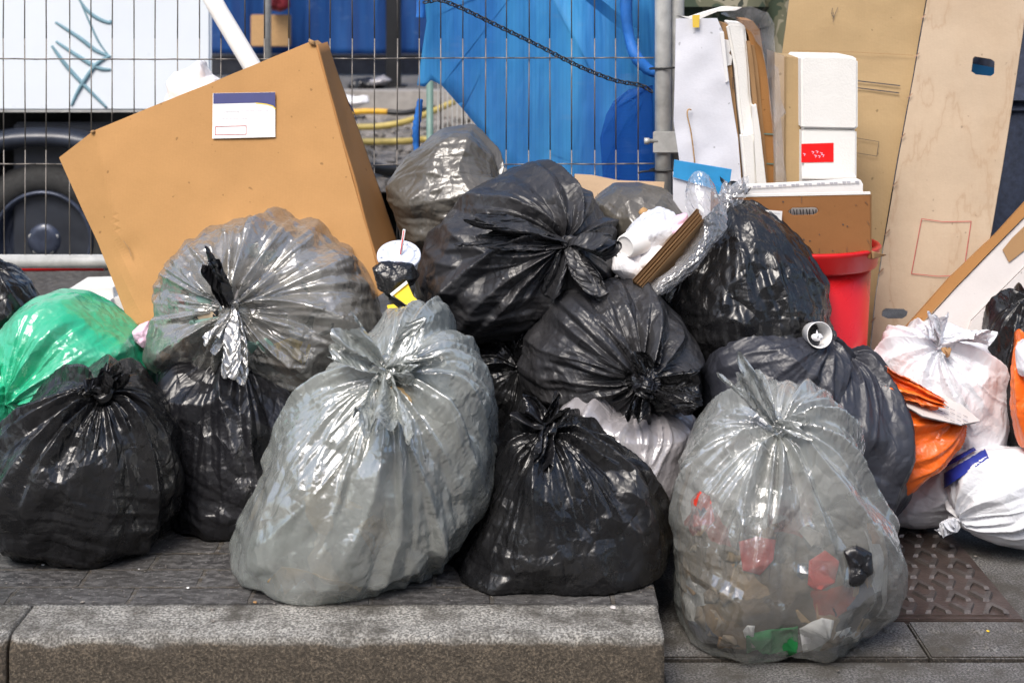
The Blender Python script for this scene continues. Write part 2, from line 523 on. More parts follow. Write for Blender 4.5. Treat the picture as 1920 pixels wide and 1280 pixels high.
def film_mat(name, col, rough=0.33, clear=0.0, dust=(0.3, 0.3, 0.3), dustamt=0.1, crink=1.0, spec=0.5, trans=None, coat=0.0, glo=2.2, gath=0.8):
    """thin polythene film: creased, slightly dusty, clear to the given degree"""
    m, t, b = nmat(name)
    v = coords(t)
    big = noise_n(t, v, 7, 5, 0.6)
    c = mixc(t, ramp(t, big.outputs[0], [(0.45, 0.0), (0.75, dustamt)]), col, dust)
    t.links.new(c, b.inputs['Base Color'])
    rr = noise_n(t, v, 22, 5, 0.6)
    t.links.new(ramp(t, rr.outputs[0], [(0.3, rough * 0.75), (0.7, min(1, rough * 1.35))]), b.inputs['Roughness'])
    b.inputs['Specular IOR Level'].default_value = spec
    # fine creases: flat little facets from differences of squared cell distances, broken up by a mask
    wv = t.nodes.new("ShaderNodeVectorMath"); wv.operation = 'MULTIPLY_ADD'
    t.links.new(noise_n(t, v, 8, 2).outputs[1], wv.inputs[0]); wv.inputs[1].default_value = (0.07, 0.07, 0.07)
    t.links.new(v, wv.inputs[2])
    def cells(sc, off):
        mp = t.nodes.new("ShaderNodeMapping"); mp.inputs['Location'].default_value = (off, off * 2, 0); mp.inputs['Scale'].default_value = (1, 1, 0.7)
        t.links.new(wv.outputs[0], mp.inputs[0])
        vo = t.nodes.new("ShaderNodeTexVoronoi"); vo.inputs['Scale'].default_value = sc
        t.links.new(mp.outputs[0], vo.inputs['Vector'])
        return mathn(t, 'MULTIPLY', vo.outputs[0], vo.outputs[0])
    f1 = mathn(t, 'SUBTRACT', cells(24, 0.0), cells(24, 0.37))
    f2 = mathn(t, 'SUBTRACT', cells(62, 0.1), cells(62, 0.71))
    msk = ramp(t, noise_n(t, v, 7, 2).outputs[0], [(0.38, 0.1), (0.62, 1.0)])
    hh = mathn(t, 'ADD', mathn(t, 'MULTIPLY', f1, 1.0), mathn(t, 'MULTIPLY', mathn(t, 'MULTIPLY', f2, 0.42), msk))
    bump(t, b, hh, min(1.0, 0.55 * crink), 0.006)
    b.inputs['Coat Weight'].default_value = coat
    b.inputs['Coat Roughness'].default_value = 0.12
    if clear > 0:
        nb = b.inputs['Normal'].links[0].from_socket
        b.inputs['Coat Weight'].default_value = 0
        b.inputs['Specular IOR Level'].default_value = 0.15
        tr = t.nodes.new("ShaderNodeBsdfTransparent")
        if trans: tr.inputs[0].default_value = (*trans, 1)
        mx = t.nodes.new("ShaderNodeMixShader")
        cl = noise_n(t, v, 6, 3)
        f1 = ramp(t, cl.outputs[0], [(0.35, min(1, clear * 0.8)), (0.65, min(1, clear * 1.25))])
        at_ = t.nodes.new("ShaderNodeAttribute"); at_.attribute_name = "gather"     # doubled, gathered film is milkier
        ly = t.nodes.new("ShaderNodeLayerWeight"); ly.inputs[0].default_value = 0.3
        t.links.new(nb, ly.inputs['Normal'])
        f2 = mathn(t, 'MULTIPLY', mathn(t, 'MULTIPLY', f1, mathn(t, 'SUBTRACT', 1.0, mathn(t, 'MULTIPLY', at_.outputs['Fac'], gath))), mathn(t, 'SUBTRACT', 1.0, mathn(t, 'MULTIPLY', ly.outputs['Facing'], 0.6)))
        t.links.new(f2, mx.inputs[0])
        t.links.new(b.outputs[0], mx.inputs[1])
        t.links.new(tr.outputs[0], mx.inputs[2])
        gl = t.nodes.new("ShaderNodeBsdfGlossy"); gl.inputs['Roughness'].default_value = rough * 0.75
        gl.inputs['Color'].default_value = (1, 1, 1, 1)
        t.links.new(nb, gl.inputs['Normal'])
        fc = mathn(t, 'POWER', ly.outputs['Facing'], 3.0)
        refl = mathn(t, 'ADD', mathn(t, 'MULTIPLY', fc, 0.5), 0.05 * glo)
        m3 = t.nodes.new("ShaderNodeMixShader")
        t.links.new(refl, m3.inputs[0])
        t.links.new(mx.outputs[0], m3.inputs[1]); t.links.new(gl.outputs[0], m3.inputs[2])
        t.links.new(m3.outputs[0], t.nodes["Material Output"].inputs[0])
    return m

# ------------------------------------------------------------------ the materials of the place
def plain(name, col, rough=0.6, var=0.12, scale=14, bmp=0.0, metal=0.0, spec=0.5, bscale=60):
    m, t, b = nmat(name)
    v = coords(t)
    n = noise_n(t, v, scale, 5, 0.6)
    lo = tuple(c * (1 - var) for c in col); hi_ = tuple(min(1, c * (1 + var)) for c in col)
    t.links.new(ramp(t, n.outputs[0], [(0.3, lo), (0.7, hi_)]), b.inputs['Base Color'])
    b.inputs['Metallic'].default_value = metal
    b.inputs['Specular IOR Level'].default_value = spec
    r = noise_n(t, v, scale * 2.3, 3)
    t.links.new(ramp(t, r.outputs[0], [(0.3, max(0.05, rough - 0.08)), (0.7, min(1, rough + 0.08))]), b.inputs['Roughness'])
    if bmp: bump(t, b, noise_n(t, v, bscale, 4).outputs[0], bmp, 0.003)
    return m

def card_mat(name, col, stain=0.0, flute=True, grime=0.15, rot=(0, 0, 0), mottle=0.0):
    """kraft board: fibres, flute lines showing through, scuffs and (if wanted) dried water marks"""
    m, t, b = nmat(name)
    v = coords(t)
    big = noise_n(t, v, 3.5, 5, 0.6)
    c = mixc(t, ramp(t, big.outputs[0], [(0.32, 0.0), (0.70, 1.0)]), tuple(min(1, x * 1.06) for x in col), tuple(x * 0.80 for x in col))
    fib = noise_n(t, coords(t, (1, 1, 4)), 160, 3, 0.7)
    c = mixc(t, 0.5, c, mixc(t, fib.outputs[0], tuple(x * 0.78 for x in col), tuple(min(1, x * 1.15) for x in col)))
    spk = noise_n(t, v, 75, 1, 0.4)
    c = mixc(t, ramp(t, spk.outputs[0], [(0.76, 0.0), (0.79, 0.6)]), c, tuple(x * 0.35 for x in col))
    gr = noise_n(t, v, 9, 6, 0.7)
    c = mixc(t, ramp(t, gr.outputs[0], [(0.55, 0.0), (0.8, grime)]), c, tuple(x * 0.4 for x in col))
    if stain:
        vs = coords(t, (2.6, 2.6, 0.55))
        sn = noise_n(t, vs, 2.0, 6, 0.55, 0.15)
        band = mathn(t, 'ABSOLUTE', mathn(t, 'SUBTRACT', sn.outputs[0], 0.53))
        c = mixc(t, ramp(t, band, [(0.0, 0.5 * stain), (0.008, 0.12 * stain), (0.03, 0.0)]), c, (0.24, 0.12, 0.045))
        wet = noise_n(t, coords(t, (3, 3, 0.8)), 2.0, 3, 0.5, 0.5)
        c = mixc(t, ramp(t, wet.outputs[0], [(0.45, 0.0), (0.7, 0.35 * stain)]), c, (0.40, 0.26, 0.14))
    t.links.new(c, b.inputs['Base Color'])
    b.inputs['Roughness'].default_value = 0.82
    b.inputs['Specular IOR Level'].default_value = 0.25
    h = noise_n(t, v, 11, 4, 0.6).outputs[0]
    nb = bump(t, None, h, 0.35, 0.006)
    if flute:
        wv = t.nodes.new("ShaderNodeTexWave"); wv.bands_direction = 'X'; wv.inputs['Scale'].default_value = 45
        wv.inputs['Distortion'].default_value = 0.6
        t.links.new(coords(t, rot=rot), wv.inputs[0])
        nb = bump(t, None, wv.outputs[0], 0.05, 0.001, nb)
    bump(t, b, fib.outputs[0], 0.12, 0.0008, nb)
    return m

def patch_mat(name, cols, scale=9, rough=0.6, dark=0.2):
    """packed household waste seen through film: wrappers, paper and board in many colours"""
    m, t, b = nmat(name)
    v = coords(t)
    wv = t.nodes.new("ShaderNodeVectorMath"); wv.operation = 'MULTIPLY_ADD'
    t.links.new(noise_n(t, v, 9, 3).outputs[1], wv.inputs[0]); wv.inputs[1].default_value = (0.09, 0.09, 0.09)
    t.links.new(v, wv.inputs[2])
    vo = t.nodes.new("ShaderNodeTexVoronoi"); vo.inputs['Scale'].default_value = scale
    t.links.new(wv.outputs[0], vo.inputs['Vector'])
    sp = t.nodes.new("ShaderNodeSeparateColor"); t.links.new(vo.outputs['Color'], sp.inputs[0])
    n = len(cols)
    c = ramp(t, sp.outputs[0], [(i / n, c_) for i, c_ in enumerate(cols)], 'CONSTANT')
    g = noise_n(t, v, 34, 5, 0.65)
    c = mixc(t, ramp(t, g.outputs[0], [(0.4, 0.0), (0.7, 0.5)]), c, (0.12, 0.10, 0.08))
    t.links.new(c, b.inputs['Base Color'])
    b.inputs['Roughness'].default_value = rough
    bump(t, b, mathn(t, 'ADD', vo.outputs[0], g.outputs[0]), 0.6, 0.006)
    return m

M = {}
M['black'] = film_mat("glossy_black_film", (0.008, 0.008, 0.009), 0.27, dust=(0.10, 0.10, 0.10), dustamt=0.12, spec=0.6, crink=1.7)
M['black2'] = film_mat("crinkled_black_film", (0.009, 0.009, 0.011), 0.3, dust=(0.08, 0.08, 0.09), dustamt=0.15, crink=2.2, spec=0.6)
M['char'] = film_mat("dusty_black_film", (0.026, 0.026, 0.029), 0.36, dust=(0.16, 0.15, 0.145), dustamt=0.18, spec=0.5, crink=1.5)
M['char2'] = film_mat("blue_black_film", (0.028, 0.030, 0.040), 0.4, dust=(0.1, 0.1, 0.11), dustamt=0.15, spec=0.5, crink=1.2)
M['taupe'] = film_mat("taupe_film", (0.085, 0.077, 0.064), 0.36, glo=1.2, gath=0.2, dust=(0.25, 0.24, 0.22), dustamt=0.2, clear=0.05)
M['grey'] = film_mat("grey_clear_film", (0.30, 0.322, 0.305), 0.3, glo=4.4, gath=0.75, clear=0.56, crink=1.2, dust=(0.45, 0.46, 0.45), dustamt=0.3, trans=(0.85, 0.88, 0.86), spec=0.7)
M['grey2'] = film_mat("warm_grey_clear_film", (0.22, 0.215, 0.195), 0.3, glo=4.4, gath=0.6, clear=0.68, crink=1.2, dust=(0.42, 0.42, 0.41), dustamt=0.3, trans=(0.85, 0.84, 0.82), spec=0.7)
M['clear'] = film_mat("silver_clear_film", (0.36, 0.38, 0.37), 0.25, glo=4.6, gath=0.8, clear=1.15, crink=1.3, dust=(0.5, 0.5, 0.5), dustamt=0.25, trans=(0.93, 0.94, 0.93), spec=0.8)
M['lilac'] = film_mat("pale_grey_film", (0.30, 0.285, 0.30), 0.3, clear=0.12, dust=(0.4, 0.38, 0.38), dustamt=0.4, trans=(0.8, 0.8, 0.8))
M['green'] = film_mat("green_film", (0.02, 0.42, 0.22), 0.3, glo=1.6, clear=0.12, dust=(0.2, 0.5, 0.36), dustamt=0.5, trans=(0.2, 0.75, 0.45), spec=0.6)
M['white'] = film_mat("white_film", (0.76, 0.78, 0.83), 0.42, glo=1.0, clear=0.05, dust=(0.72, 0.72, 0.74), dustamt=0.3, trans=(0.95, 0.93, 0.93))
M['orange'] = film_mat("orange_film", (0.90, 0.15, 0.012), 0.4, glo=1.0, clear=0.08, dust=(0.9, 0.3, 0.06), dustamt=0.4, trans=(1, 0.5, 0.2))
M['wrap'] = film_mat("clear_wrap", (0.5, 0.5, 0.52), 0.2, glo=2.0, gath=0, clear=0.86, dust=(0.7, 0.7, 0.72), dustamt=0.2, trans=(0.97, 0.97, 0.98), spec=0.8)
M['tissue'] = plain("white_paper", (0.80, 0.79, 0.80), 0.75, 0.05, 9, 0.5, bscale=40)
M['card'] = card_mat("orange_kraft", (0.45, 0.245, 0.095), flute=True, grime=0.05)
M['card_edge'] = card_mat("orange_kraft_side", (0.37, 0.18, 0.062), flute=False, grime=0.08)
M['kraft'] = card_mat("tan_kraft", (0.42, 0.295, 0.155), grime=0.2)
M['kraft2'] = card_mat("grey_tan_kraft", (0.46, 0.36, 0.26), stain=0.5, grime=0.12)
M['kraft3'] = card_mat("brown_kraft", (0.34, 0.20, 0.095), flute=False)
M['hard'] = card_mat("brown_hardboard", (0.28, 0.125, 0.045), flute=False, grime=0.25)
M['flap'] = card_mat("pale_kraft", (0.52, 0.37, 0.24), flute=False, grime=0.05)
M['wboard'] = card_mat("white_board", (0.74, 0.745, 0.80), flute=False, grime=0.05)
M['gboard'] = card_mat("greyish_board", (0.60, 0.56, 0.54), flute=False, grime=0.12)
M['foam'] = plain("polystyrene", (0.78, 0.765, 0.73), 0.7, 0.03, 20, 0.25, bscale=240)
M['red'] = plain("red_plastic", (0.55, 0.008, 0.010), 0.3, 0.1, 5, 0.05)
M['redtape'] = plain("red_tape", (0.80, 0.01, 0.01), 0.35, 0.05, 30, 0.1)
M['yellow'] = plain("yellow_card", (0.85, 0.60, 0.02), 0.55, 0.08, 60, 0.2)
M['yellowtape'] = plain("yellow_tape", (0.80, 0.55, 0.08), 0.4, 0.06)
M['paper'] = plain("paper", (0.80, 0.79, 0.78), 0.7, 0.04, 12, 0.1)
M['ink'] = plain("printed_ink", (0.05, 0.045, 0.05), 0.6, 0.2, 60)
M['greyink'] = plain("grey_ink", (0.42, 0.42, 0.46), 0.6, 0.2, 60)
M['navy'] = plain("navy_print", (0.012, 0.018, 0.13), 0.45, 0.15, 20)
M['redink'] = plain("red_ink", (0.42, 0.02, 0.03), 0.6, 0.2, 60)
M['staple'] = plain("staple_wire", (0.30, 0.18, 0.12), 0.4, 0.2, 60, metal=0.7)
M['galv'] = plain("galvanised_steel", (0.52, 0.52, 0.50), 0.42, 0.2, 25, 0.08, metal=0.3)
M['wire'] = plain("fence_wire", (0.20, 0.18, 0.16), 0.5, 0.25, 30, metal=0.5)
M['van'] = plain("van_paint", (0.74, 0.79, 0.84), 0.35, 0.03, 3)
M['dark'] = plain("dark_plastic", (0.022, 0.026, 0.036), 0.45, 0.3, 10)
M['tyre'] = plain("tyre_rubber", (0.018, 0.018, 0.018), 0.75, 0.3, 40, 0.3)
M['rim'] = plain("steel_rim", (0.045, 0.055, 0.085), 0.35, 0.4, 20, metal=0.4)
M['void'] = plain("underbody", (0.006, 0.006, 0.006), 0.8)
M['graf'] = plain("teal_spray", (0.17, 0.30, 0.36), 0.6, 0.2, 20)
M['blackpost'] = plain("black_painted_steel", (0.012, 0.012, 0.013), 0.4)
M['greenpost'] = plain("green_painted_steel", (0.13, 0.22, 0.19), 0.5)
M['hose'] = plain("yellow_hose", (0.55, 0.42, 0.12), 0.5, 0.2, 20)
M['hose2'] = plain("orange_hose", (0.65, 0.36, 0.02), 0.5, 0.2, 20)
M['stone'] = plain("kerb_stone", (0.30, 0.28, 0.26), 0.85, 0.25, 8, 0.4)
M['lid'] = plain("frosted_lid", (0.62, 0.66, 0.76), 0.25, 0.06, 20)
M['greencard'] = plain("green_carton", (0.02, 0.26, 0.07), 0.4, 0.2)
M['redcup'] = plain("red_carton", (0.62, 0.04, 0.02), 0.45, 0.2, 12, 0.3)
M['bluecard'] = plain("blue_print", (0.04, 0.32, 0.66), 0.35, 0.15)
M['wood'] = plain("raw_wood", (0.45, 0.27, 0.12), 0.8, 0.3, 70, 0.3)
M['bluecloth'] = plain("blue_cloth", (0.02, 0.16, 0.55), 0.6, 0.25, 10, 0.3)
M['blackcord'] = plain("black_cord", (0.02, 0.02, 0.02), 0.5)
M['skin'] = plain("skin", (0.50, 0.30, 0.22), 0.5, 0.08)
M['hair'] = plain("hair", (0.03, 0.02, 0.015), 0.6, 0.3)
M['jeans'] = plain("dark_denim", (0.022, 0.030, 0.055), 0.85, 0.35, 60, 0.4, bscale=90)
M['jacketred'] = plain("red_jacket", (0.20, 0.010, 0.018), 0.6, 0.2, 12)
M['pinkpaper'] = plain("pink_paper", (0.75, 0.52, 0.66), 0.6, 0.15, 14)
M['waste'] = patch_mat("waste_browns", [(0.38, 0.30, 0.22), (0.52, 0.48, 0.42), (0.20, 0.17, 0.14), (0.45, 0.36, 0.25), (0.62, 0.60, 0.57), (0.26, 0.26, 0.25), (0.12, 0.16, 0.12)], 8)
M['waste2'] = patch_mat("waste_paper", [(0.46, 0.36, 0.24), (0.50, 0.41, 0.29), (0.30, 0.27, 0.23), (0.22, 0.22, 0.22), (0.36, 0.38, 0.36), (0.20, 0.26, 0.20), (0.55, 0.50, 0.43)], 7)
M['waste3'] = patch_mat("waste_bright", [(0.28, 0.20, 0.12), (0.42, 0.39, 0.34), (0.035, 0.03, 0.028), (0.26, 0.17, 0.09), (0.55, 0.53, 0.50), (0.13, 0.10, 0.07), (0.36, 0.25, 0.14), (0.30, 0.05, 0.025), (0.09, 0.10, 0.15), (0.18, 0.13, 0.08)], 13)
def camo_mat():
    m, t, b = nmat("camouflage_cloth")
    v = coords(t)
    n = noise_n(t, v, 14, 2, 0.5, 0.6)
    t.links.new(ramp(t, n.outputs[0], [(0, (0.03, 0.045, 0.025)), (0.45, (0.10, 0.10, 0.06)), (0.56, (0.22, 0.20, 0.14)), (0.66, (0.025, 0.03, 0.02))], 'CONSTANT'), b.inputs[0])
    b.inputs['Roughness'].default_value = 0.85
    return m
M['camo'] = camo_mat()

def net_mat(name, c1, c2, trans, fine=False):
    m, t, b = nmat(name)
    v = coords(t, (1, 1, 0.08))
    n = noise_n(t, v, 9, 4, 0.6)
    c = ramp(t, n.outputs[0], [(0.35, c1), (0.7, c2)])
    wv = t.nodes.new("ShaderNodeTexWave"); wv.bands_direction = 'X'; wv.inputs['Scale'].default_value = 32; wv.inputs['Distortion'].default_value = 0.5
    t.links.new(coords(t), wv.inputs[0])
    c = mixc(t, ramp(t, wv.outputs[0], [(0.0, 0.12), (0.25, 0.0)]), c, tuple(x * 0.45 for x in c1))
    dl = noise_n(t, coords(t, (1, 1, 3)), 5, 5, 0.7)
    c = mixc(t, ramp(t, dl.outputs[0], [(0.6, 0.0), (0.8, 0.35)]), c, (0.3, 0.45, 0.65))
    t.links.new(c, b.inputs['Base Color'])
    b.inputs['Roughness'].default_value = 0.6
    bump(t, b, mathn(t, 'ADD', noise_n(t, coords(t, (1, 1, .14), (0, R_(8), 0)), 13, 3, 0.5, 0.3).outputs[0], mathn(t, 'MULTIPLY', noise_n(t, coords(t, (1, 1, .5), (0, R_(-30), 0)), 9, 3).outputs[0], 0.6)), 0.6, 0.03)
    tl = t.nodes.new("ShaderNodeBsdfTranslucent"); t.links.new(c, tl.inputs[0])
    tr = t.nodes.new("ShaderNodeBsdfTransparent"); tr.inputs[0].default_value = (0.75, 0.85, 1, 1)
    m1 = t.nodes.new("ShaderNodeMixShader"); m1.inputs[0].default_value = 0.45
    t.links.new(b.outputs[0], m1.inputs[1]); t.links.new(tl.outputs[0], m1.inputs[2])
    m2 = t.nodes.new("ShaderNodeMixShader"); m2.inputs[0].default_value = trans
    if fine:
        w1 = t.nodes.new("ShaderNodeTexWave"); w1.bands_direction = 'Z'; w1.inputs['Scale'].default_value = 90
        t.links.new(coords(t), w1.inputs[0])
        t.links.new(ramp(t, w1.outputs[0], [(0.4, trans * 0.3), (0.6, min(1, trans * 2))]), m2.inputs[0])
    t.links.new(m1.outputs[0], m2.inputs[1]); t.links.new(tr.outputs[0], m2.inputs[2])
    t.links.new(m2.outputs[0], t.nodes["Material Output"].inputs[0])
    return m
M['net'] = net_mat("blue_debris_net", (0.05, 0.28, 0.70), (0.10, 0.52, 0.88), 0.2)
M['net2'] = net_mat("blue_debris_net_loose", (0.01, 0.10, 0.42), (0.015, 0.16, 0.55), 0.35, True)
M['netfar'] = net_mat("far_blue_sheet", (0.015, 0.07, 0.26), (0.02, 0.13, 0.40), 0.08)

def sett_mat():
    m, t, b = nmat("slate_setts")
    v = coords(t)
    br = t.nodes.new("ShaderNodeTexBrick")
    br.inputs['Scale'].default_value = 1.0
    br.inputs['Brick Width'].default_value = 0.205
    br.inputs['Row Height'].default_value = 0.078
    br.inputs['Mortar Size'].default_value = 0.0045
    br.inputs['Mortar Smooth'].default_value = 0.3
    br.inputs['Color1'].default_value = (0.036, 0.034, 0.036, 1)
    br.inputs['Color2'].default_value = (0.075, 0.071, 0.069, 1)
    br.inputs['Mortar'].default_value = (0.085, 0.070, 0.052, 1)
    wv = t.nodes.new("ShaderNodeVectorMath"); wv.operation = 'MULTIPLY_ADD'
    t.links.new(noise_n(t, v, 25, 3).outputs[1], wv.inputs[0]); wv.inputs[1].default_value = (0.008, 0.008, 0)
    t.links.new(v, wv.inputs[2])
    mp = t.nodes.new("ShaderNodeMapping"); mp.inputs['Location'].default_value = (0.03, -0.0065, 0)
    t.links.new(wv.outputs[0], mp.inputs[0])
    t.links.new(mp.outputs[0], br.inputs[0])
    g = noise_n(t, coords(t, (1, 2.0, 1)), 38, 8, 0.8)
    c = mixc(t, ramp(t, g.outputs[0], [(0.46, 0.0), (0.60, 0.9)]), br.outputs[0], (0.21, 0.205, 0.20))
    g3 = noise_n(t, v, 5, 5, 0.6)
    c = mixc(t, ramp(t, g3.outputs[0], [(0.4, 0.0), (0.7, 0.5)]), c, (0.035, 0.03, 0.025))
    sp = noise_n(t, v, 190, 2, 0.5)
    c = mixc(t, ramp(t, sp.outputs[0], [(0.66, 0.0), (0.70, 0.8)]), c, (0.40, 0.39, 0.37))
    t.links.new(c, b.inputs[0])
    t.links.new(ramp(t, g.outputs[0], [(0.3, 0.42), (0.7, 0.8)]), b.inputs['Roughness'])
    h = mathn(t, 'SUBTRACT', mathn(t, 'MULTIPLY', g.outputs[0], 0.9), mathn(t, 'MULTIPLY', br.outputs['Fac'], 1.0))
    bump(t, b, h, 1.0, 0.010)
    return m

def granite_mat(name, top, face, spk=0.5):
    """granite: speckled grey on top, darker brown on the upright face"""
    m, t, b = nmat(name)
    v = coords(t)
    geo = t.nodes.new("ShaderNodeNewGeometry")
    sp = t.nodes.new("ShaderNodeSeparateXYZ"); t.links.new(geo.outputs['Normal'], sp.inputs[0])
    n1 = noise_n(t, v, 240, 4, 0.75)
    n2 = noise_n(t, v, 10, 6, 0.7)
    tc = mixc(t, ramp(t, n1.outputs[0], [(0.44, 0.0), (0.58, 1.0)]), tuple(x * 0.42 for x in top), tuple(x * 1.75 for x in top))
    tc = mixc(t, ramp(t, n2.outputs[0], [(0.42, 0.0), (0.62, 0.9)]), tc, (0.07, 0.062, 0.05))
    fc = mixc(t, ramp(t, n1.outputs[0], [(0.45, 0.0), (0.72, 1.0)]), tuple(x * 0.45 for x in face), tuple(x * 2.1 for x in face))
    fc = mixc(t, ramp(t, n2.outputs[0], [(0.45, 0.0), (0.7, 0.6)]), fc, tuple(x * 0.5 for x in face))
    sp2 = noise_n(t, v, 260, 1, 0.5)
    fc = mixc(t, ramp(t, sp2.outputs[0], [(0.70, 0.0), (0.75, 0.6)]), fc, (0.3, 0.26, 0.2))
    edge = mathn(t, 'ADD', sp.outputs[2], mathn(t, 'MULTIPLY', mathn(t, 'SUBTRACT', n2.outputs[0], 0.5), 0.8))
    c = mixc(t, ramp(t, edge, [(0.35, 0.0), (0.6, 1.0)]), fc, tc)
    t.links.new(c, b.inputs[0])
    b.inputs['Roughness'].default_value = 0.75
    bump(t, b, mathn(t, 'ADD', n1.outputs[0], mathn(t, 'MULTIPLY', n2.outputs[0], 2.0)), 1.0, 0.005)
    return m
M['sett'] = sett_mat()
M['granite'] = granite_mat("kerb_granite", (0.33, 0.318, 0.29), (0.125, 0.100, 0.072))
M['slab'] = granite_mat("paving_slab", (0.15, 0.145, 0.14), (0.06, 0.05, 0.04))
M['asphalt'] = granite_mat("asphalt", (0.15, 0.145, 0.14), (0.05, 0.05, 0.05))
M['rubble'] = granite_mat("rubble_ground", (0.30, 0.27, 0.24), (0.2, 0.18, 0.16))
M['iron'] = plain("worn_iron", (0.085, 0.064, 0.057), 0.42, 0.35, 18, 0.5, metal=0.35, bscale=120)
def brick_mat():
    m, t, b = nmat("facade_brick")
    br = t.nodes.new("ShaderNodeTexBrick"); t.links.new(coords(t, rot=(R_(90), 0, 0)), br.inputs[0])
    br.inputs['Scale'].default_value = 1; br.inputs['Brick Width'].default_value = 0.22; br.inputs['Row Height'].default_value = 0.075
    br.inputs['Mortar Size'].default_value = 0.006
    br.inputs['Color1'].default_value = (0.52, 0.43, 0.33, 1); br.inputs['Color2'].default_value = (0.60, 0.51, 0.40, 1)
    br.inputs['Mortar'].default_value = (0.25, 0.22, 0.18, 1)
    t.links.new(br.outputs[0], b.inputs[0]); b.inputs['Roughness'].default_value = 0.85
    return m
M['brick'] = brick_mat()
M['navy2'] = plain("blue_ink", (0.02, 0.04, 0.32), 0.4, 0.1, 20)
M['worniron'] = plain("polished_iron", (0.12, 0.104, 0.098), 0.35, 0.3, 22, 0.4, metal=0.45, bscale=120)
M['arch'] = plain("arch_plastic", (0.03, 0.037, 0.055), 0.35, 0.3, 6)

# ------------------------------------------------------------------ builders
class Plane:
    """a flat thing's front plane through three seen points (x, y, distance)"""
    def __init__(self, a, b, c):
        self.p = at(*a)
        n = (at(*b) - self.p).cross(at(*c) - self.p).normalized()
        if n.y > 0: n = -n
        self.n = n                       # towards the camera
        self.eye = Vector((0, 0, H))
    def hit(self, x, y, off=0.0):
        d = at(x, y, 1.0) - self.eye
        q = self.p + self.n * off
        t = (q - self.eye).dot(self.n) / d.dot(self.n)
        return self.eye + d * t

def facing(x, y, d, yaw=0.0, tilt=0.0):
    """an upright plane at a point, turned by yaw and leaning back by tilt (degrees)"""
    p = Plane((x, y, d), (x + 50, y, d), (x, y + 50, d))
    n = Vector((0, -1, 0))
    n.rotate(Matrix.Rotation(R_(tilt), 3, 'X'))
    n.rotate(Matrix.Rotation(R_(yaw), 3, 'Z'))
    p.n = n
    p.p = at(x, y, d)
    return p

def slab(name, pts, pl, th, mat, parent=None, holes=(), off=0.0, warp=0.0, cuts=0, bevel=0.0, seed=0, smooth=False, back=None, wf=None):
    """board: an outline on a plane, given real thickness behind it"""
    bm = bmesh.new()
    es = []
    for loop in [pts] + list(holes):
        vs = [bm.verts.new(pl.hit(x, y, off)) for x, y in loop]
        es += [bm.edges.new((vs[i], vs[(i + 1) % len(vs)])) for i in range(len(vs))]
    bmesh.ops.triangle_fill(bm, use_beauty=True, use_dissolve=False, edges=es, normal=pl.n)
    for _ in range(cuts):
        bmesh.ops.subdivide_edges(bm, edges=bm.edges[:], cuts=1, use_grid_fill=True)
    if not cuts:
        bmesh.ops.dissolve_limit(bm, angle_limit=0.01, verts=bm.verts, edges=bm.edges)
    if warp:
        for v in bm.verts:
            v.co += pl.n * warp * mnoise.noise(v.co * 5 + Vector((seed, seed * 2, 0)))
            v.co += pl.n * warp * 0.4 * mnoise.noise(v.co * 17 + Vector((seed, 0, 0)))
    if wf:
        for v in bm.verts: v.co += pl.n * wf(v.co)
    faces = bm.faces[:]
    r = bmesh.ops.extrude_face_region(bm, geom=faces)
    vs = [g for g in r['geom'] if isinstance(g, bmesh.types.BMVert)]
    dv = -pl.n * th if back is None else back
    bmesh.ops.translate(bm, verts=vs, vec=dv)
    bmesh.ops.recalc_face_normals(bm, faces=bm.faces)
    if bevel:
        ee = [e for e in bm.edges if len(e.link_faces) == 2 and e.calc_face_angle(0) > 0.9]
        bmesh.ops.bevel(bm, geom=ee, offset=bevel, segments=2, affect='EDGES', clamp_overlap=True)
    return bm_obj(name, bm, mat, parent, smooth)

def ribbon(name, pts, pl, width, mat, parent=None, off=0.0006, closed=False):
    """a printed or taped line lying on a plane; pts in photo pixels, width in metres"""
    bm = bmesh.new()
    P = [pl.hit(x, y, off) for x, y in pts]
    if closed: P.append(P[0])
    for a, b in zip(P[:-1], P[1:]):
        d = (b - a).normalized(); s = d.cross(pl.n).normalized() * width / 2; e = d * width * 0.4
        q = [a - s - e, b - s + e, b + s + e, a + s - e]
        vs = [bm.verts.new(v) for v in q]
        f = bm.faces.new(vs)
        off += 0.00003
    r = bmesh.ops.extrude_face_region(bm, geom=bm.faces[:])
    bmesh.ops.translate(bm, verts=[g for g in r['geom'] if isinstance(g, bmesh.types.BMVert)], vec=pl.n * 0.0003)
    return bm_obj(name, bm, mat, parent)

def tube(name, pts, r, mat, parent=None, n=10, closed=False, cap=True, wob=0.0):
    """round bar along points (r a number or one per point)"""
    P = [Vector(p) for p in pts]
    m = len(P)
    rr = [r] * m if isinstance(r, (int, float)) else r
    bm = bmesh.new()
    rings = []
    up = None
    for i, p in enumerate(P):
        if closed: t = (P[(i + 1) % m] - P[i - 1])
        else: t = P[min(i + 1, m - 1)] - P[max(i - 1, 0)]
        t.normalize()
        if up is None: up = t.orthogonal().normalized()
        up = (up - t * up.dot(t)).normalized()
        sd = t.cross(up)
        rings.append([bm.verts.new(p + (up * math.cos(k / n * 6.28318) + sd * math.sin(k / n * 6.28318)) * rr[i] * (1 + wob * math.sin(k * 3 + i * 2))) for k in range(n)])
    for i in range(m if closed else m - 1):
        a, b = rings[i], rings[(i + 1) % m]
        for k in range(n):
            bm.faces.new((a[k], a[(k + 1) % n], b[(k + 1) % n], b[k]))
    if cap and not closed:
        bm.faces.new(rings[0]); bm.faces.new(rings[-1])
    return bm_obj(name, bm, mat, parent, True)

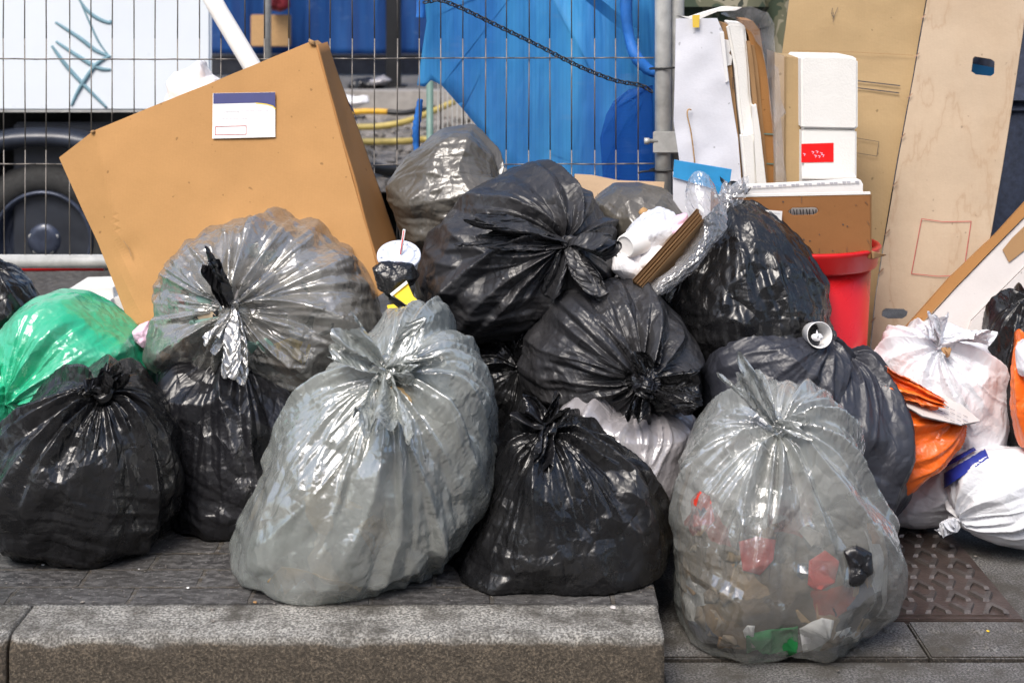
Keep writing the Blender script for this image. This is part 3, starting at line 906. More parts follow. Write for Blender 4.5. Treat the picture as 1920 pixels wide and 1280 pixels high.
def smooth_path(pts, k=8):
    P = [Vector(p) for p in pts]
    out_ = []
    for i in range(len(P) - 1):
        a, b, c, d = P[max(i - 1, 0)], P[i], P[i + 1], P[min(i + 2, len(P) - 1)]
        for j in range(k):
            t = j / k
            out_.append(0.5 * ((2 * b) + (c - a) * t + (2 * a - 5 * b + 4 * c - d) * t * t + (3 * b - a - 3 * c + d) * t ** 3))
    out_.append(P[-1])
    return out_

def box_bm(bm, c, s, rot=None):
    r = bmesh.ops.create_cube(bm, size=1)
    bmesh.ops.scale(bm, verts=r['verts'], vec=s)
    if rot is not None: bmesh.ops.rotate(bm, verts=r['verts'], matrix=rot)
    bmesh.ops.translate(bm, verts=r['verts'], vec=c)

def box(name, lo, hi_, mat, parent=None, bevel=0.0, segs=2):
    bm = bmesh.new()
    lo, hi_ = Vector(lo), Vector(hi_)
    box_bm(bm, (lo + hi_) / 2, hi_ - lo)
    if bevel: bmesh.ops.bevel(bm, geom=bm.edges[:], offset=bevel, segments=segs, affect='EDGES')
    return bm_obj(name, bm, mat, parent)

def lathe(name, c, axis, prof, mat, parent=None, n=48, cap=False):
    """profile of (along axis, radius) turned about an axis"""
    K, A, B = frame_of(np.array(axis, float))
    b = np.linspace(0, 2 * math.pi, n, endpoint=False)
    P = np.array([[np.array(c) + K * z + (A * math.cos(t) + B * math.sin(t)) * r for t in b] for z, r in prof])
    me = grid_mesh(name, P, wrap=True)
    return link(name, me, mat, parent)

def ctr(loc, pts):
    return loc

def sack(name, label, cat, poly, d, T, knot, mat, seed, ground=0.0, group=None, tails=(), contents=None, res=2, base=(64, 52),
         p=2.3, lump=0.05, kr=0.013, knotmat=None, nofilm=False, Tb=None, fmix=0.75, nf=70, infl=0.92, ko=0.9, **kw):
    """a tied sack: skin (gathered at the knot), the knot, its loose ends and, where the film is clear, what is inside"""
    body = Body(poly, d, T, ground, p=p, lump=lump, seed=seed, Tb=Tb)
    body.facets(nf, fmix)
    root = empty(name, (body.c[0], body.c[1], max(ground if ground is not None else -1, body.c[2] - 0.2) if ground is None else ground), label, cat, group)
    if ground is None: root.location.z = body.c[2] - 0.15
    hp = body.hit(*knot[:2])
    K = hp - body.c
    if len(knot) > 2: K = K + np.array(knot[2])
    K /= np.linalg.norm(K)
    P = film_on(body, K, seed, res=res, base=base, **kw)
    me = grid_mesh("film", P, wrap=True)
    ga = me.attributes.new("gather", 'FLOAT', 'POINT')
    ga.data.foreach_set("value", np.repeat(np.exp(-(body.al / 0.95) ** 2.5), P.shape[1]).astype(np.float32))
    skin = link("film", me, M[mat], root)
    kp = P[1].mean(0) + K * kr * ko
    if kr > 0:
        link("knot", knot_mesh(kp, kr, K, seed), M[knotmat or mat], root)
    for i, tl in enumerate(tails):
        dx, dy, dz, L, W = tl[:5]
        o = tl[5] if len(tl) > 5 else {}
        o = dict(o)
        tm = o.pop('mat', knotmat or mat)
        me = tail_sheet(kp + np.array((dx, dy, dz)) * kr * 0.4 / max(1e-6, np.linalg.norm((dx, dy, dz))), (dx, dy, dz), L, W, seed * 13 + i, r0=kr * 0.5, **o)
        link("tied_end", me, M[tm], root)
    if contents:
        K2, A2, B2 = frame_of(K)
        a = np.linspace(0.06, math.pi - 0.04, 90)[:, None]; b = np.linspace(0, 6.28318, 120, endpoint=False)[None]
        D = np.cos(a)[..., None] * K2 + (np.sin(a) * np.cos(b))[..., None] * A2 + (np.sin(a) * np.sin(b))[..., None] * B2
        Rr = body.R(D) * (infl - 0.12 * np.exp(-(a / 0.6) ** 2)) - 0.004 * np.abs(vnoise(D, seed + 4, 12))
        link("contents", grid_mesh("contents", body.c + D * Rr[..., None], wrap=True), M[contents], root)
    root['_b'] = 0
    del root['_b']
    return root, body, kp

def blob(name, poly, d, T, mat, seed, parent=None, label=None, cat=None, group=None, p=2.2, res=1, base=(48, 36), crum=0.004, lump=0.12, knot=None, pleats=10, ph=0.006, nf=26, ground=None, fmix=0.8, slack=0.08):
    """a crumpled piece (paper, wadded film, a wrapper)"""
    body = Body(poly, d, T, ground, p=p, lump=lump, seed=seed)
    body.facets(nf, fmix)
    K = (0.2, 0.8, 0.5) if knot is None else (body.hit(*knot) - body.c)
    P = film_on(body, K, seed, res=res, base=base, crum=crum, pleats=pleats, ph=ph, slack=slack, a0=0.03)
    me = grid_mesh(name, P, wrap=True)
    if parent is None:
        me.transform(Matrix.Translation(-Vector(body.c)))
        o = link(name, me, M[mat])
        o.location = body.c
        tag(o, label, cat, group)
    else:
        o = link(name, me, M[mat], parent)
    return o

def circ(x, y, rx, ry=None, n=14, jit=0.12, seed=0):
    ry = ry or rx
    rs = random.Random(seed)
    return [(x + rx * math.cos(k / n * 6.283) * (1 + rs.uniform(-jit, jit)), y + ry * math.sin(k / n * 6.283) * (1 + rs.uniform(-jit, jit))) for k in range(n)]

def inner_patch(name, pts, body, mat, root, off, seed, step=6):
    """a scrap lying against the inside of the film: an irregular outline laid on the sack's contents"""
    bm = bmesh.new()
    vs = [bm.verts.new((x, y, 0)) for x, y in pts]
    es = [bm.edges.new((vs[i], vs[(i + 1) % len(vs)])) for i in range(len(vs))]
    bmesh.ops.triangle_fill(bm, use_beauty=True, edges=es, normal=(0, 0, 1))
    for _ in range(5):
        long = [e for e in bm.edges if e.calc_length() > step]
        if not long: break
        bmesh.ops.subdivide_edges(bm, edges=long, cuts=1)
    q = np.array([v.co[:] for v in bm.verts])
    d = np.full(len(q), body.c[1] - body.T * .8)
    for _ in range(7):
        P = np.stack([(q[:, 0] - CX) * d / F, d, H - (q[:, 1] - HY) * d / F], -1)
        D = P - body.c; D /= np.linalg.norm(D, axis=1, keepdims=True)
        S = body.c + D * (body.R(D) * .978 - .007 + off)[:, None]
        d = d * .3 + S[:, 1] * .7
    S += D * (0.0022 * vnoise(S, seed, 60) + .0012 * vnoise(S, seed + 1, 140))[:, None]
    for v, p in zip(bm.verts, S): v.co = p
    o = bm_obj(name, bm, M[mat], root, True)
    sm = o.modifiers.new("thickness", 'SOLIDIFY'); sm.thickness = 0.0008
    return o

def litter_inside(root, body, region, n, mats, seed, size=(10, 26), depth=0.018):
    """crushed scraps pressed against the inside of clear film"""
    rs = random.Random(seed)
    x0, y0, x1, y1 = region
    for i in range(n):
        x, y = rs.uniform(x0, x1), rs.uniform(y0, y1)
        h = body.hit(x, y)
        q = h - body.c
        if np.linalg.norm(q) < 1e-6 or h[1] > body.c[1] - 0.02: continue
        r_ = rs.uniform(*size)
        a = rs.uniform(0, 3.14)
        pts = []
        m = rs.choice((4, 5, 6, 7))
        e = rs.uniform(.45, .9)
        for k in range(m):
            t = k / m * 6.283 + rs.uniform(-.25, .25)
            u, v = r_ * math.cos(t) * rs.uniform(.75, 1.2), r_ * e * math.sin(t) * rs.uniform(.75, 1.2)
            pts.append((x + u * math.cos(a) - v * math.sin(a), y + u * math.sin(a) + v * math.cos(a)))
        nm, mt = rs.choice(mats)
        inner_patch(nm, pts, body, mt, root, -depth - rs.uniform(0, .006), seed * 7 + i)

# ------------------------------------------------------------------ the setting: street, pavement, kerb
def sheet(name, x0, x1, y0, y1, z, mat, nx=1, ny=1, warp=0.0, hole=None):
    bm = bmesh.new()
    bmesh.ops.create_grid(bm, x_segments=nx, y_segments=ny, size=0.5)
    for v in bm.verts:
        v.co = Vector((x0 + (v.co.x + .5) * (x1 - x0), y0 + (v.co.y + .5) * (y1 - y0), z))
        if warp: v.co.z += warp * (mnoise.noise(v.co * 3.1) + 0.6 * mnoise.noise(v.co * 9.3) + 0.35 * abs(mnoise.noise(v.co * 27)))
    return tag(bm_obj(name, bm, M[mat]), kind='structure')

sheet("road", -150, 150, -150, 250, -0.155, 'asphalt')
KX = 0.247           # where the raised kerb stops and the lowered crossing begins
def raised(name, x0, x1, y0, y1, z0, z1, mat, bev=0.004, seed=0, rough=0.0, seg=(1, 1, 1)):
    bm = bmesh.new()
    r = bmesh.ops.create_cube(bm, size=1)
    if rough:
        bmesh.ops.subdivide_edges(bm, edges=[e for e in bm.edges if abs((e.verts[0].co - e.verts[1].co).x) > .5], cuts=int((x1 - x0) / 0.012))
        bmesh.ops.subdivide_edges(bm, edges=[e for e in bm.edges if abs((e.verts[0].co - e.verts[1].co).z) > .5 or abs((e.verts[0].co - e.verts[1].co).y) > .5], cuts=10, use_grid_fill=True)
    sx, sy, sz = x1 - x0, y1 - y0, z1 - z0
    for v in bm.verts:
        c = Vector((x0 + (v.co.x + .5) * sx, y0 + (v.co.y + .5) * sy, z0 + (v.co.z + .5) * sz))
        if rough:
            # worn arris and split faces
            n = mnoise.noise(c * 13 + Vector((seed, 0, 0))); n2 = mnoise.noise(c * 45)
            top = max(0, (c.z - (z1 - 0.022)) / 0.022); frt = max(0, ((y0 + 0.022) - c.y) / 0.022)
            k = top * frt
            c.z -= k * (0.002 + 0.032 * max(0, n - .05) + 0.008 * max(0, n2))
            c.y += k * (0.002 + 0.012 * max(0, n) + 0.006 * max(0, n2))
            if v.co.y < -0.49: c.y += rough * (0.7 * n + 0.45 * n2)
            if v.co.z > 0.49: c.z += rough * 0.3 * (n + 0.6 * n2)
        v.co = c
    if not rough and bev: bmesh.ops.bevel(bm, geom=bm.edges[:], offset=bev, segments=2, affect='EDGES')
    o = bm_obj(name, bm, M[mat], smooth=bool(rough))
    return o
tag(raised("pavement", -9, KX, 2.428, 5.6, -0.20, 0.0, 'sett', 0.003), kind='structure')
for (a, b, sd) in ((-3.0, -1.85, 1), (-1.846, -0.808, 2), (-0.802, KX - 0.004, 3)):
    tag(raised("kerb", a, b, 2.298, 2.425, -0.24, 0.001, 'granite', seed=sd * 7, rough=0.0022), kind='structure')
G2 = -0.10
tag(raised("pavement_crossing", KX + 0.004, 6.0, 2.60, 5.6, -0.24, G2 - 0.004, 'slab', 0.003), kind='structure')
for i, x in enumerate((0.25, 0.713, 1.176, 1.639)):
    o = raised("tactile_paving", x, x + 0.459, 2.452, 2.596, -0.24, G2, 'slab', 0.003)
    bm = bmesh.new(); bm.from_mesh(o.data)
    for k in range(6):
        for q in range(2):
            cx_, cy_ = x + 0.04 + k * 0.076, 2.486 + q * 0.072
            r = bmesh.ops.create_cone(bm, cap_ends=True, segments=14, radius1=0.014, radius2=0.009, depth=0.004)
            bmesh.ops.translate(bm, verts=r['verts'], vec=(cx_, cy_, G2 + 0.002))
    bm.to_mesh(o.data); bm.free()
    tag(o, kind='structure')
for i, x in enumerate((0.25, 0.995, 1.74)):
    tag(raised("kerb_slab", x, x + 0.738, 2.20, 2.444, -0.24, G2 - 0.004 - 0.0007 * i, 'slab', 0.004), kind='structure')

# cast-iron cover with raised chevrons
cv = empty("access_cover", (0.62, 2.82, G2), "rust brown cast iron cover with rows of raised chevrons in the paving", "manhole cover")
box("cover_frame", (0.36, 2.602, G2 - 0.03), (0.925, 3.10, G2 + 0.001), M['iron'], cv, 0.002)
bm = bmesh.new()
box_bm(bm, Vector((0.635, 2.845, G2 + 0.0005)), Vector((0.52, 0.46, 0.006)))
bm_obj("cover_plate", bm, M['iron'], cv)
bm = bmesh.new()
rs = random.Random(4)
for r_ in range(8):
    for c_ in range(11):
        x, y = 0.405 + c_ * 0.053, 2.640 + r_ * 0.054
        if x > 0.885 or y > 3.06: continue
        up = 1 if (r_ + c_) % 2 else -1
        x += rs.uniform(-.001, .001)
        h = 0.0055
        # an open chevron in plan
        ks = 0.80
        A = [(-.031, -.024 * up), (-.018, -.024 * up), (0, .006 * up), (.018, -.024 * up), (.031, -.024 * up), (.008, .025 * up), (-.008, .025 * up)]
        vs = [bm.verts.new((x + a * ks, y + b * ks, G2 + 0.0035)) for a, b in A]
        f = bm.faces.new(vs)
        e = bmesh.ops.extrude_face_region(bm, geom=[f])
        tv = [g for g in e['geom'] if isinstance(g, bmesh.types.BMVert)]
        cc = Vector((x, y, 0))
        for v in tv:
            v.co.z += h; v.co.x = x + (v.co.x - x) * 0.86; v.co.y = y + (v.co.y - y) * 0.86
bm_obj("chevrons", bm, M['worniron'], cv)

# ------------------------------------------------------------------ rough ground of the dig beyond the fence
sheet("rubble_ground", -3.2, 9, 6.9, 11.8, 0.13, 'rubble', 220, 90, 0.05)
bm = bmesh.new()
rs = random.Random(8)
for i in range(900):
    x = rs.uniform(-1.9, 1.4); y = rs.uniform(7.0, 11.6); s = rs.uniform(0.008, 0.04) * (1 if rs.random() < .93 else 2)
    r = bmesh.ops.create_icosphere(bm, subdivisions=1, radius=s)
    for v in r['verts']: v.co = v.co * rs.uniform(.7, 1.2) ; v.co.z *= 0.6
    bmesh.ops.translate(bm, verts=r['verts'], vec=(x, y, 0.14 + s * 0.2))
tag(bm_obj("rubble_stones", bm, M['rubble']), "loose grey stones scattered over the dug ground", "rubble", kind='stuff')
tag(raised("dig_kerb", -5, 9, 11.8, 12.1, -0.1, 0.34, 'stone', 0.01), kind='structure')
tag(raised("far_pavement", -8, 9, 12.104, 15.3, -0.1, 0.332, 'slab', 0.01), kind='structure')

# low grey wall with its white rail
gw = empty("low_wall", (-1.0, 15.4, 0.33), "low grey wall with a white capping far behind the black post", "wall")
box("wall_body", (-5, 15.35, 0.2), (6, 15.6, 0.52), M['stone'], gw, 0.01)
box("capping", (-5, 15.3, 0.523), (6, 15.65, 0.585), M['foam'], gw, 0.01)

# far sheeting
def curtain(name, x0, x1, d, z0, z1, mat, seed, folds=6, amp=0.04, parent=None, label=None, cat=None, nx=120, nz=40, shape=None):
    X = np.linspace(x0, x1, nx)[None, :] + 0 * np.linspace(z0, z1, nz)[:, None]
    Z = np.linspace(z0, z1, nz)[:, None] + 0 * X
    Y = d + amp * np.sin(X * folds + 0.7 * np.sin(Z * 2 + seed)) + amp * 0.4 * np.sin(X * folds * 2.7 + seed + Z)
    me = grid_mesh(name, np.stack([X, Y, Z], -1))
    o = link(name, me, M[mat], parent)
    sm = o.modifiers.new("thickness", 'SOLIDIFY'); sm.thickness = 0.002
    if label: tag(o, label, cat)
    return o
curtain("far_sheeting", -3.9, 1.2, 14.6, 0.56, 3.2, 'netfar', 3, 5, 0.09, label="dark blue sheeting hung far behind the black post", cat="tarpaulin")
g = empty("scaffold_pole", (at(502, 100, 14).x, 14.0, 0.33), "thin pale scaffold pole against the far blue sheeting", "pole")
tube("pole_tube", [(at(502, 100, 14).x, 14, 0.33), (at(502, 100, 14).x, 14, 3.1)], 0.035, M['galv'], g, 14)
tube("pole_collar", [(at(502, 100, 14).x, 14, 0.34), (at(502, 100, 14).x, 14, 0.44)], 0.055, M['galv'], g, 14)
o = box("stacked_crates", tuple(at(470, 88, 14.3)), tuple(Vector((at(542, 28, 14.3).x, 14.45, at(542, 28, 14.3).z))), M['wood'], None, 0.01)
tag(o, "dark brown boxes standing before the far blue sheeting", "crate")
o = blob("pink_cloth", [(503, 18), (508, -20), (538, -24), (545, 14), (525, 24)], 14.2, 0.1, 'jacketred', 5, label="pinkish red cloth hung high against the far blue sheeting", cat="cloth")
px_ = at(738, 160, 12.6)
g = empty("black_post", (px_.x, 12.6, 0.33), "thick black steel post standing on the far pavement", "post")
box("post_shaft", (px_.x - 0.064, 12.54, 0.335), (px_.x + 0.064, 12.66, 3.0), M['blackpost'], g, 0.012)
box("post_base", (px_.x - 0.11, 12.49, 0.334), (px_.x + 0.11, 12.71, 0.352), M['blackpost'], g, 0.004)

# debris and hoses in the dig
blob("black_bundle", [(650, 160), (665, 147), (700, 146), (728, 152), (722, 168), (690, 174), (658, 172)], 12.35, 0.12, 'black', 21, label="dark bundle lying at the foot of the black post", cat="bundle")
blob("pale_bundle", [(690, 152), (720, 140), (735, 150), (720, 160), (698, 162)], 12.25, 0.08, 'lilac', 24, label="pale crumpled wrapper on the dark bundle by the black post", cat="wrapper")
blob("crumpled_rag", [(628, 190), (645, 177), (665, 182), (688, 180), (695, 192), (670, 202), (640, 202)], 11.4, 0.12, 'tissue', 22, label="crumpled off-white rag below the far kerb", cat="rag")
def hose(label, pts, r, mat):
    P = smooth_path([at(*p) for p in pts])
    z = P[0]
    o = tube("hose", P, r, M[mat], None, 12)
    return tag(o, label, "hose", "hoses lying in the dig")
hose("orange hose lying highest of the hoses behind the box", [(655, 211, 10.4), (690, 209, 10.4), (727, 210, 10.4)], 0.022, 'hose2')
hose("dark hose end joined on to the orange hose", [(727, 210, 10.38), (755, 212, 10.35), (785, 208, 10.3), (815, 203, 10.2)], 0.021, 'blackpost')
hose("middle yellow hose curving up towards the blue net", [(650, 238, 9.2), (700, 238, 9.2), (745, 232, 9.2), (785, 220, 9.3), (850, 192, 9.6)], 0.021, 'hose')
hose("lowest yellow hose lying straight on the rubble", [(660, 266, 8.5), (710, 266, 8.5), (760, 265, 8.5), (800, 262, 8.6), (850, 268, 8.4)], 0.020, 'hose')
hose("thick black hose low behind the taupe sack", [(672, 312, 7.3), (705, 316, 7.3), (735, 320, 7.25), (790, 318, 7.2)], 0.028, 'blackpost')

# second fence panel (green post, close bars)
d5 = 5.3
x0 = at(806, 200, d5).x
g = empty("mesh_gate", (x0, d5, 0.12), "fence panel with a green post and close upright bars behind the blue net", "fence panel")
tube("post", [(x0, d5, -0.15), (x0, d5, at(0, 152, d5).z)], 0.013, M['greenpost'], g, 12)
bm = bmesh.new()
for i in range(46):
    x = x0 + 0.03 + i * 0.0175
    box_bm(bm, Vector((x, d5, 0.36)), Vector((0.0045, 0.0045, 0.84)))
for z in (0.0, 0.39, 0.77):
    box_bm(bm, Vector((x0 + 0.42, d5 - 0.006, z)), Vector((0.84, 0.0045, 0.0045)))
bm_obj("bars", bm, M['galv'], g)

# ------------------------------------------------------------------ the van
VD = 5.5
vx, vz = at(397, 210, VD).x, at(397, 210, VD).z
van = empty("van", (vx - 1.5, VD + 0.9, -0.155), "white van with a teal scrawl and black wheel arch parked behind the mesh fence", "van")
bm = bmesh.new()
box_bm(bm, Vector((vx - 1.9, VD + 0.95, vz + 0.95)), Vector((3.8, 1.9, 1.9)))
for v in bm.verts:
    if v.co.y > VD + 1 and v.co.x > vx - 1: v.co.x -= 0.46
bmesh.ops.bevel(bm, geom=bm.edges[:], offset=0.012, segments=3, affect='EDGES')
bm_obj("cargo_box", bm, M['van'], van)
vp = facing(200, 100, VD)
ribbon("trim_seam", [(-150, 208.5), (396, 208.5)], vp, 0.008, M['galv'], van, 0.002)
box("chassis", (vx - 3.7, VD + 0.16, 0.16), (vx - 0.5, VD + 1.8, vz - 0.004), M['void'], van)
box("skirt", (vx - 0.78 - 0.0, VD + 0.06, -0.02), (vx - 0.05, VD + 0.12, vz - 0.045), M['dark'], van, 0.01)
WX, WZ, WR = at(92, 446, VD + .12).x, at(92, 446, VD + .12).z, 0.305
# wheel arch: flattened arch band
def arch(rx, rz, k, n=40):
    return [Vector((WX + rx * math.copysign(abs(math.cos(t)) ** k, math.cos(t)), 0, WZ + rz * math.sin(t) ** k if math.sin(t) > 0 else WZ)) for t in [math.pi * i / n for i in range(n + 1)]]
bm = bmesh.new()
prof = [(0.36, 0.36, 0.10), (0.375, 0.375, 0.02), (0.40, 0.395, 0.0), (0.44, 0.42, 0.012), (0.455, 0.435, 0.05), (0.46, 0.44, 0.14)]
rows = [[bm.verts.new((p.x, VD - 0.03 + o_, p.z)) for p in arch(a, b, 0.8)] for a, b, o_ in prof]
for r0, r1 in zip(rows[:-1], rows[1:]):
    for i in range(len(r0) - 1): bm.faces.new((r0[i], r0[i + 1], r1[i + 1], r1[i]))
bm_obj("wheel_arch", bm, M['arch'], van, True)
wh = lathe("wheel", (WX, VD + 0.03, WZ), (0, -1, 0), [(-0.16, 0.20), (-0.15, 0.285), (-0.12, WR - .004), (-0.10, WR), (-0.06, WR), (-0.03, WR - .01), (-0.008, WR - .04), (0, WR - .075), (-0.004, WR - .10), (-0.012, 0.195)], M['tyre'], van, 72)
lathe("rim", (WX, VD + 0.03, WZ), (0, -1, 0), [(-0.012, 0.196), (0.0, 0.192), (0.002, 0.184), (-0.02, 0.176), (-0.06, 0.168), (-0.075, 0.15), (-0.055, 0.135), (-0.045, 0.10), (-0.05, 0.075), (-0.035, 0.07), (-0.02, 0.055), (-0.015, 0.035), (-0.02, 0.0005)], M['rim'], wh, 48)
for i in range(5):
    t = i / 5 * 6.283 + .3
    tube("wheel_nut", [(WX + .05 * math.cos(t), VD + 0.075, WZ + .05 * math.sin(t)), (WX + .05 * math.cos(t), VD + 0.05, WZ + .05 * math.sin(t))], 0.011, M['galv'], wh, 6)
gf = [[(148, -2), (162, 18), (182, 34), (205, 43), (208, 38)], [(150, 2), (168, 42), (186, 80), (207, 108)], [(104, 42), (150, 72), (180, 95), (208, 107)], [(105, 78), (150, 108), (185, 128), (208, 131)],
      [(97, 86), (120, 118), (150, 152), (200, 202)], [(207, 105), (180, 122), (150, 165), (134, 198)]]
for i, st in enumerate(gf):
    P = smooth_path([vp.hit(x, y, -0.002 + i * .0006) for x, y in st], 10)
    n_ = len(P)
    o = tube("graffiti", P, [(0.0085 if i != 1 else 0.005) * (0.55 + .45 * math.sin(3.14 * (k + .5) / n_)) for k in range(n_)], M['graf'], van, 8)
# off-white block and red bar near the wheel
o = slab("white_block", [(105, 546), (225, 542), (232, 640), (100, 640)], facing(150, 560, 4.3), 0.25, M['foam'], None, bevel=0.03)
tag(o, "off-white block lying between the van wheel and the green sack", "block")
o = tube("red_bar", [at(-60, 502, 4.0), at(195, 500, 4.0)], 0.012, M['red'], None, 8)
tag(o, "thin red bar just beneath the fence rail", "bar")

# ------------------------------------------------------------------ mesh fence
FD = 3.45
xl = at(-230, 0, FD).x
xr = at(1226, 0, FD).x
fence = empty("mesh_fence", (0, FD, 0), "galvanised wire mesh fence panel running behind the rubbish", "fence")
bm = bmesh.new()
zb, zt = at(0, 490, FD).z, 2.0
r = 0.0015
pitch = 41.0 * FD / F
rs = random.Random(2)
def wire(bm, a, b, r):
    d = (b - a); q = d.to_track_quat('Z', 'Y').to_matrix().to_4x4()
    bmesh.ops.create_cone(bm, cap_ends=True, segments=8, radius1=r, radius2=r, depth=d.length, matrix=Matrix.Translation((a + b) / 2) @ q)
n = int((xr - xl) / pitch)
for i in range(n):
    x = xr - (i + 0.75) * pitch
    j = rs.uniform(-0.003, 0.003)
    prev = None
    for z in np.linspace(zb, zt, 7):
        p = Vector((x + j + rs.uniform(-0.0012, 0.0012), FD + 0.0015 * math.sin(z * 9 + i), z))
        if prev is not None: wire(bm, prev, p, r)
        prev = p
for k in range(-3, 3):
    z = at(0, 308, FD).z + k * 198 * FD / F
    if z < zb or z > zt: continue
    prev = None
    for x in np.linspace(xl, xr, 40):
        p = Vector((x, FD - 0.0048, z + 0.0018 * math.sin(x * 3 + k) + rs.uniform(-0.0006, 0.0006)))
        if prev is not None: wire(bm, prev, p, r * 1.1)
        prev = p
bm_obj("wire_mesh", bm, M['wire'], fence, True)
tube("bottom_rail", [(xl, FD, zb), (xr, FD, zb)], 0.0165, M['galv'], fence, 18)
tube("top_rail", [(xl, FD, zt), (xr, FD, zt)], 0.0165, M['galv'], fence, 18)
tube("post", [(xl, FD, 0.05), (xl, FD, zt)], 0.0185, M['galv'], fence, 18)
xp = at(1243, 0, FD).x
tube("post", [(xp, FD, 0.02), (xp, FD, zt)], 0.0195, M['galv'], fence, 22)
tube("post", [(xp + 0.036, FD + 0.02, 0.02), (xp + 0.036, FD + 0.02, zt)], 0.0175, M['galv'], fence, 22)
cl = box("clamp", (xp - 0.026, FD - 0.028, at(0, 285, FD).z), (xp + 0.058, FD - 0.020, at(0, 245, FD).z), M['galv'], fence, 0.002)
lathe("bolt", (xp - 0.035, FD - 0.024, at(0, 263, FD).z), (1, 0, 0), [(-0.012, 0.0005), (-0.012, 0.008), (0, 0.008), (0, 0.005), (0.02, 0.005), (0.02, 0.0003)], M['galv'], cl, 10)
for (ya, nm) in ((318, 1), (127, 2)):
    zc = at(0, ya, FD).z
    P = [Vector((xp + 0.012 + 0.042 * math.cos(t), FD + 0.01 + 0.034 * math.sin(t), zc + 0.003 * math.cos(t))) for t in [k / 20 * 6.283 for k in range(20)]]
    tube("cable_tie", P, 0.0028, M['blackcord'], fence, 6, closed=True)
    if nm == 1: tube("cable_tie", [Vector((xp - 0.02, FD - 0.024, zc)), Vector((xp - 0.055, FD - 0.03, zc - 0.002)), Vector((xp - 0.062, FD - 0.03, zc - 0.006))], 0.0025, M['blackcord'], fence, 6)
for x in (xl, xp + 0.015):
    o = box("fence_foot", (x - 0.09, FD - 0.3, 0.0), (x + 0.09, FD + 0.3, 0.11), M['stone'], None, 0.02)
    tag(o, "concrete fence foot under the %s" % ("right hand fence post" if x > 0 else "left hand fence post"), "fence foot")

# ------------------------------------------------------------------ blue debris net behind the wires
def net_sheet(name, poly, d, mat, amp, seed, label):
    xs = [p[0] for p in poly]; ys = [p[1] for p in poly]
    bm = bmesh.new()
    pl = facing(1000, 100, d)
    vs = [bm.verts.new(pl.hit(x, y)) for x, y in poly]
    es = [bm.edges.new((vs[i], vs[(i + 1) % len(vs)])) for i in range(len(vs))]
    bmesh.ops.triangle_fill(bm, use_beauty=True, edges=es, normal=(0, -1, 0))
    for _ in range(6):
        long = [e for e in bm.edges if e.calc_length() > 0.02]
        if not long: break
        bmesh.ops.subdivide_edges(bm, edges=long, cuts=1)
    for v in bm.verts:
        c = v.co
        f = 1.6 * mnoise.noise(Vector((c.x * 14, seed, c.z * 1.2))) + 0.7 * mnoise.noise(Vector((c.x * 40, seed, c.z * 2.5))) + 1.5 * mnoise.noise(Vector((c.x * 4, seed, c.z * 3)))
        c.y += amp * f
    o = bm_obj(name, bm, M[mat], None, True)
    sm = o.modifiers.new("thickness", 'SOLIDIFY'); sm.thickness = 0.0012
    return tag(o, label, "netting")
net_sheet("debris_net", [(782, 160), (800, 40), (790, -60), (1000, -60), (1230, -60), (1228, 345), (1226, 420), (1000, 420), (962, 340), (915, 262), (868, 205), (828, 160), (808, 150), (796, 163)], 3.62, 'net', 0.006, 1, "bright blue debris net hung behind the mesh fence")
net_sheet("debris_net", [(1150, 190), (1178, 168), (1224, 160), (1226, 420), (1118, 420), (1130, 330), (1125, 260), (1136, 215)], 3.56, 'net2', 0.004, 5, "loose second layer of fine blue net beside the steel post")
P = smooth_path([at(1176, -60, 3.53), at(1174, 20, 3.53), at(1180, 70, 3.53), at(1192, 105, 3.52), at(1214, 130, 3.52), at(1236, 138, 3.52)])
tag(tube("rolled_net", P, [0.014 + 0.0012 * math.sin(i * .3) for i in range(len(P))], M['bluecloth'], None, 12, wob=0.08), "rolled edge of blue net looping up beside the steel post", "netting")
P = smooth_path([at(787, -60, 3.55), at(789, 10, 3.55), at(788, 34, 3.55)])
tag(tube("net_pole", P, 0.011, M['bluecloth'], None, 12), "short blue rolled pole at the net's upper left corner", "pole")
P = smooth_path([at(788, 186, 3.55), at(784, 215, 3.55), at(780, 245, 3.55), at(781, 285, 3.55), at(783, 330, 3.5)])
tag(tube("hanging_strip", P, [0.006 + 0.003 * math.sin(i * .12) for i in range(len(P))], M['bluecloth'], None, 10, wob=0.2), "torn blue strip hanging below the net's left corner", "strip")

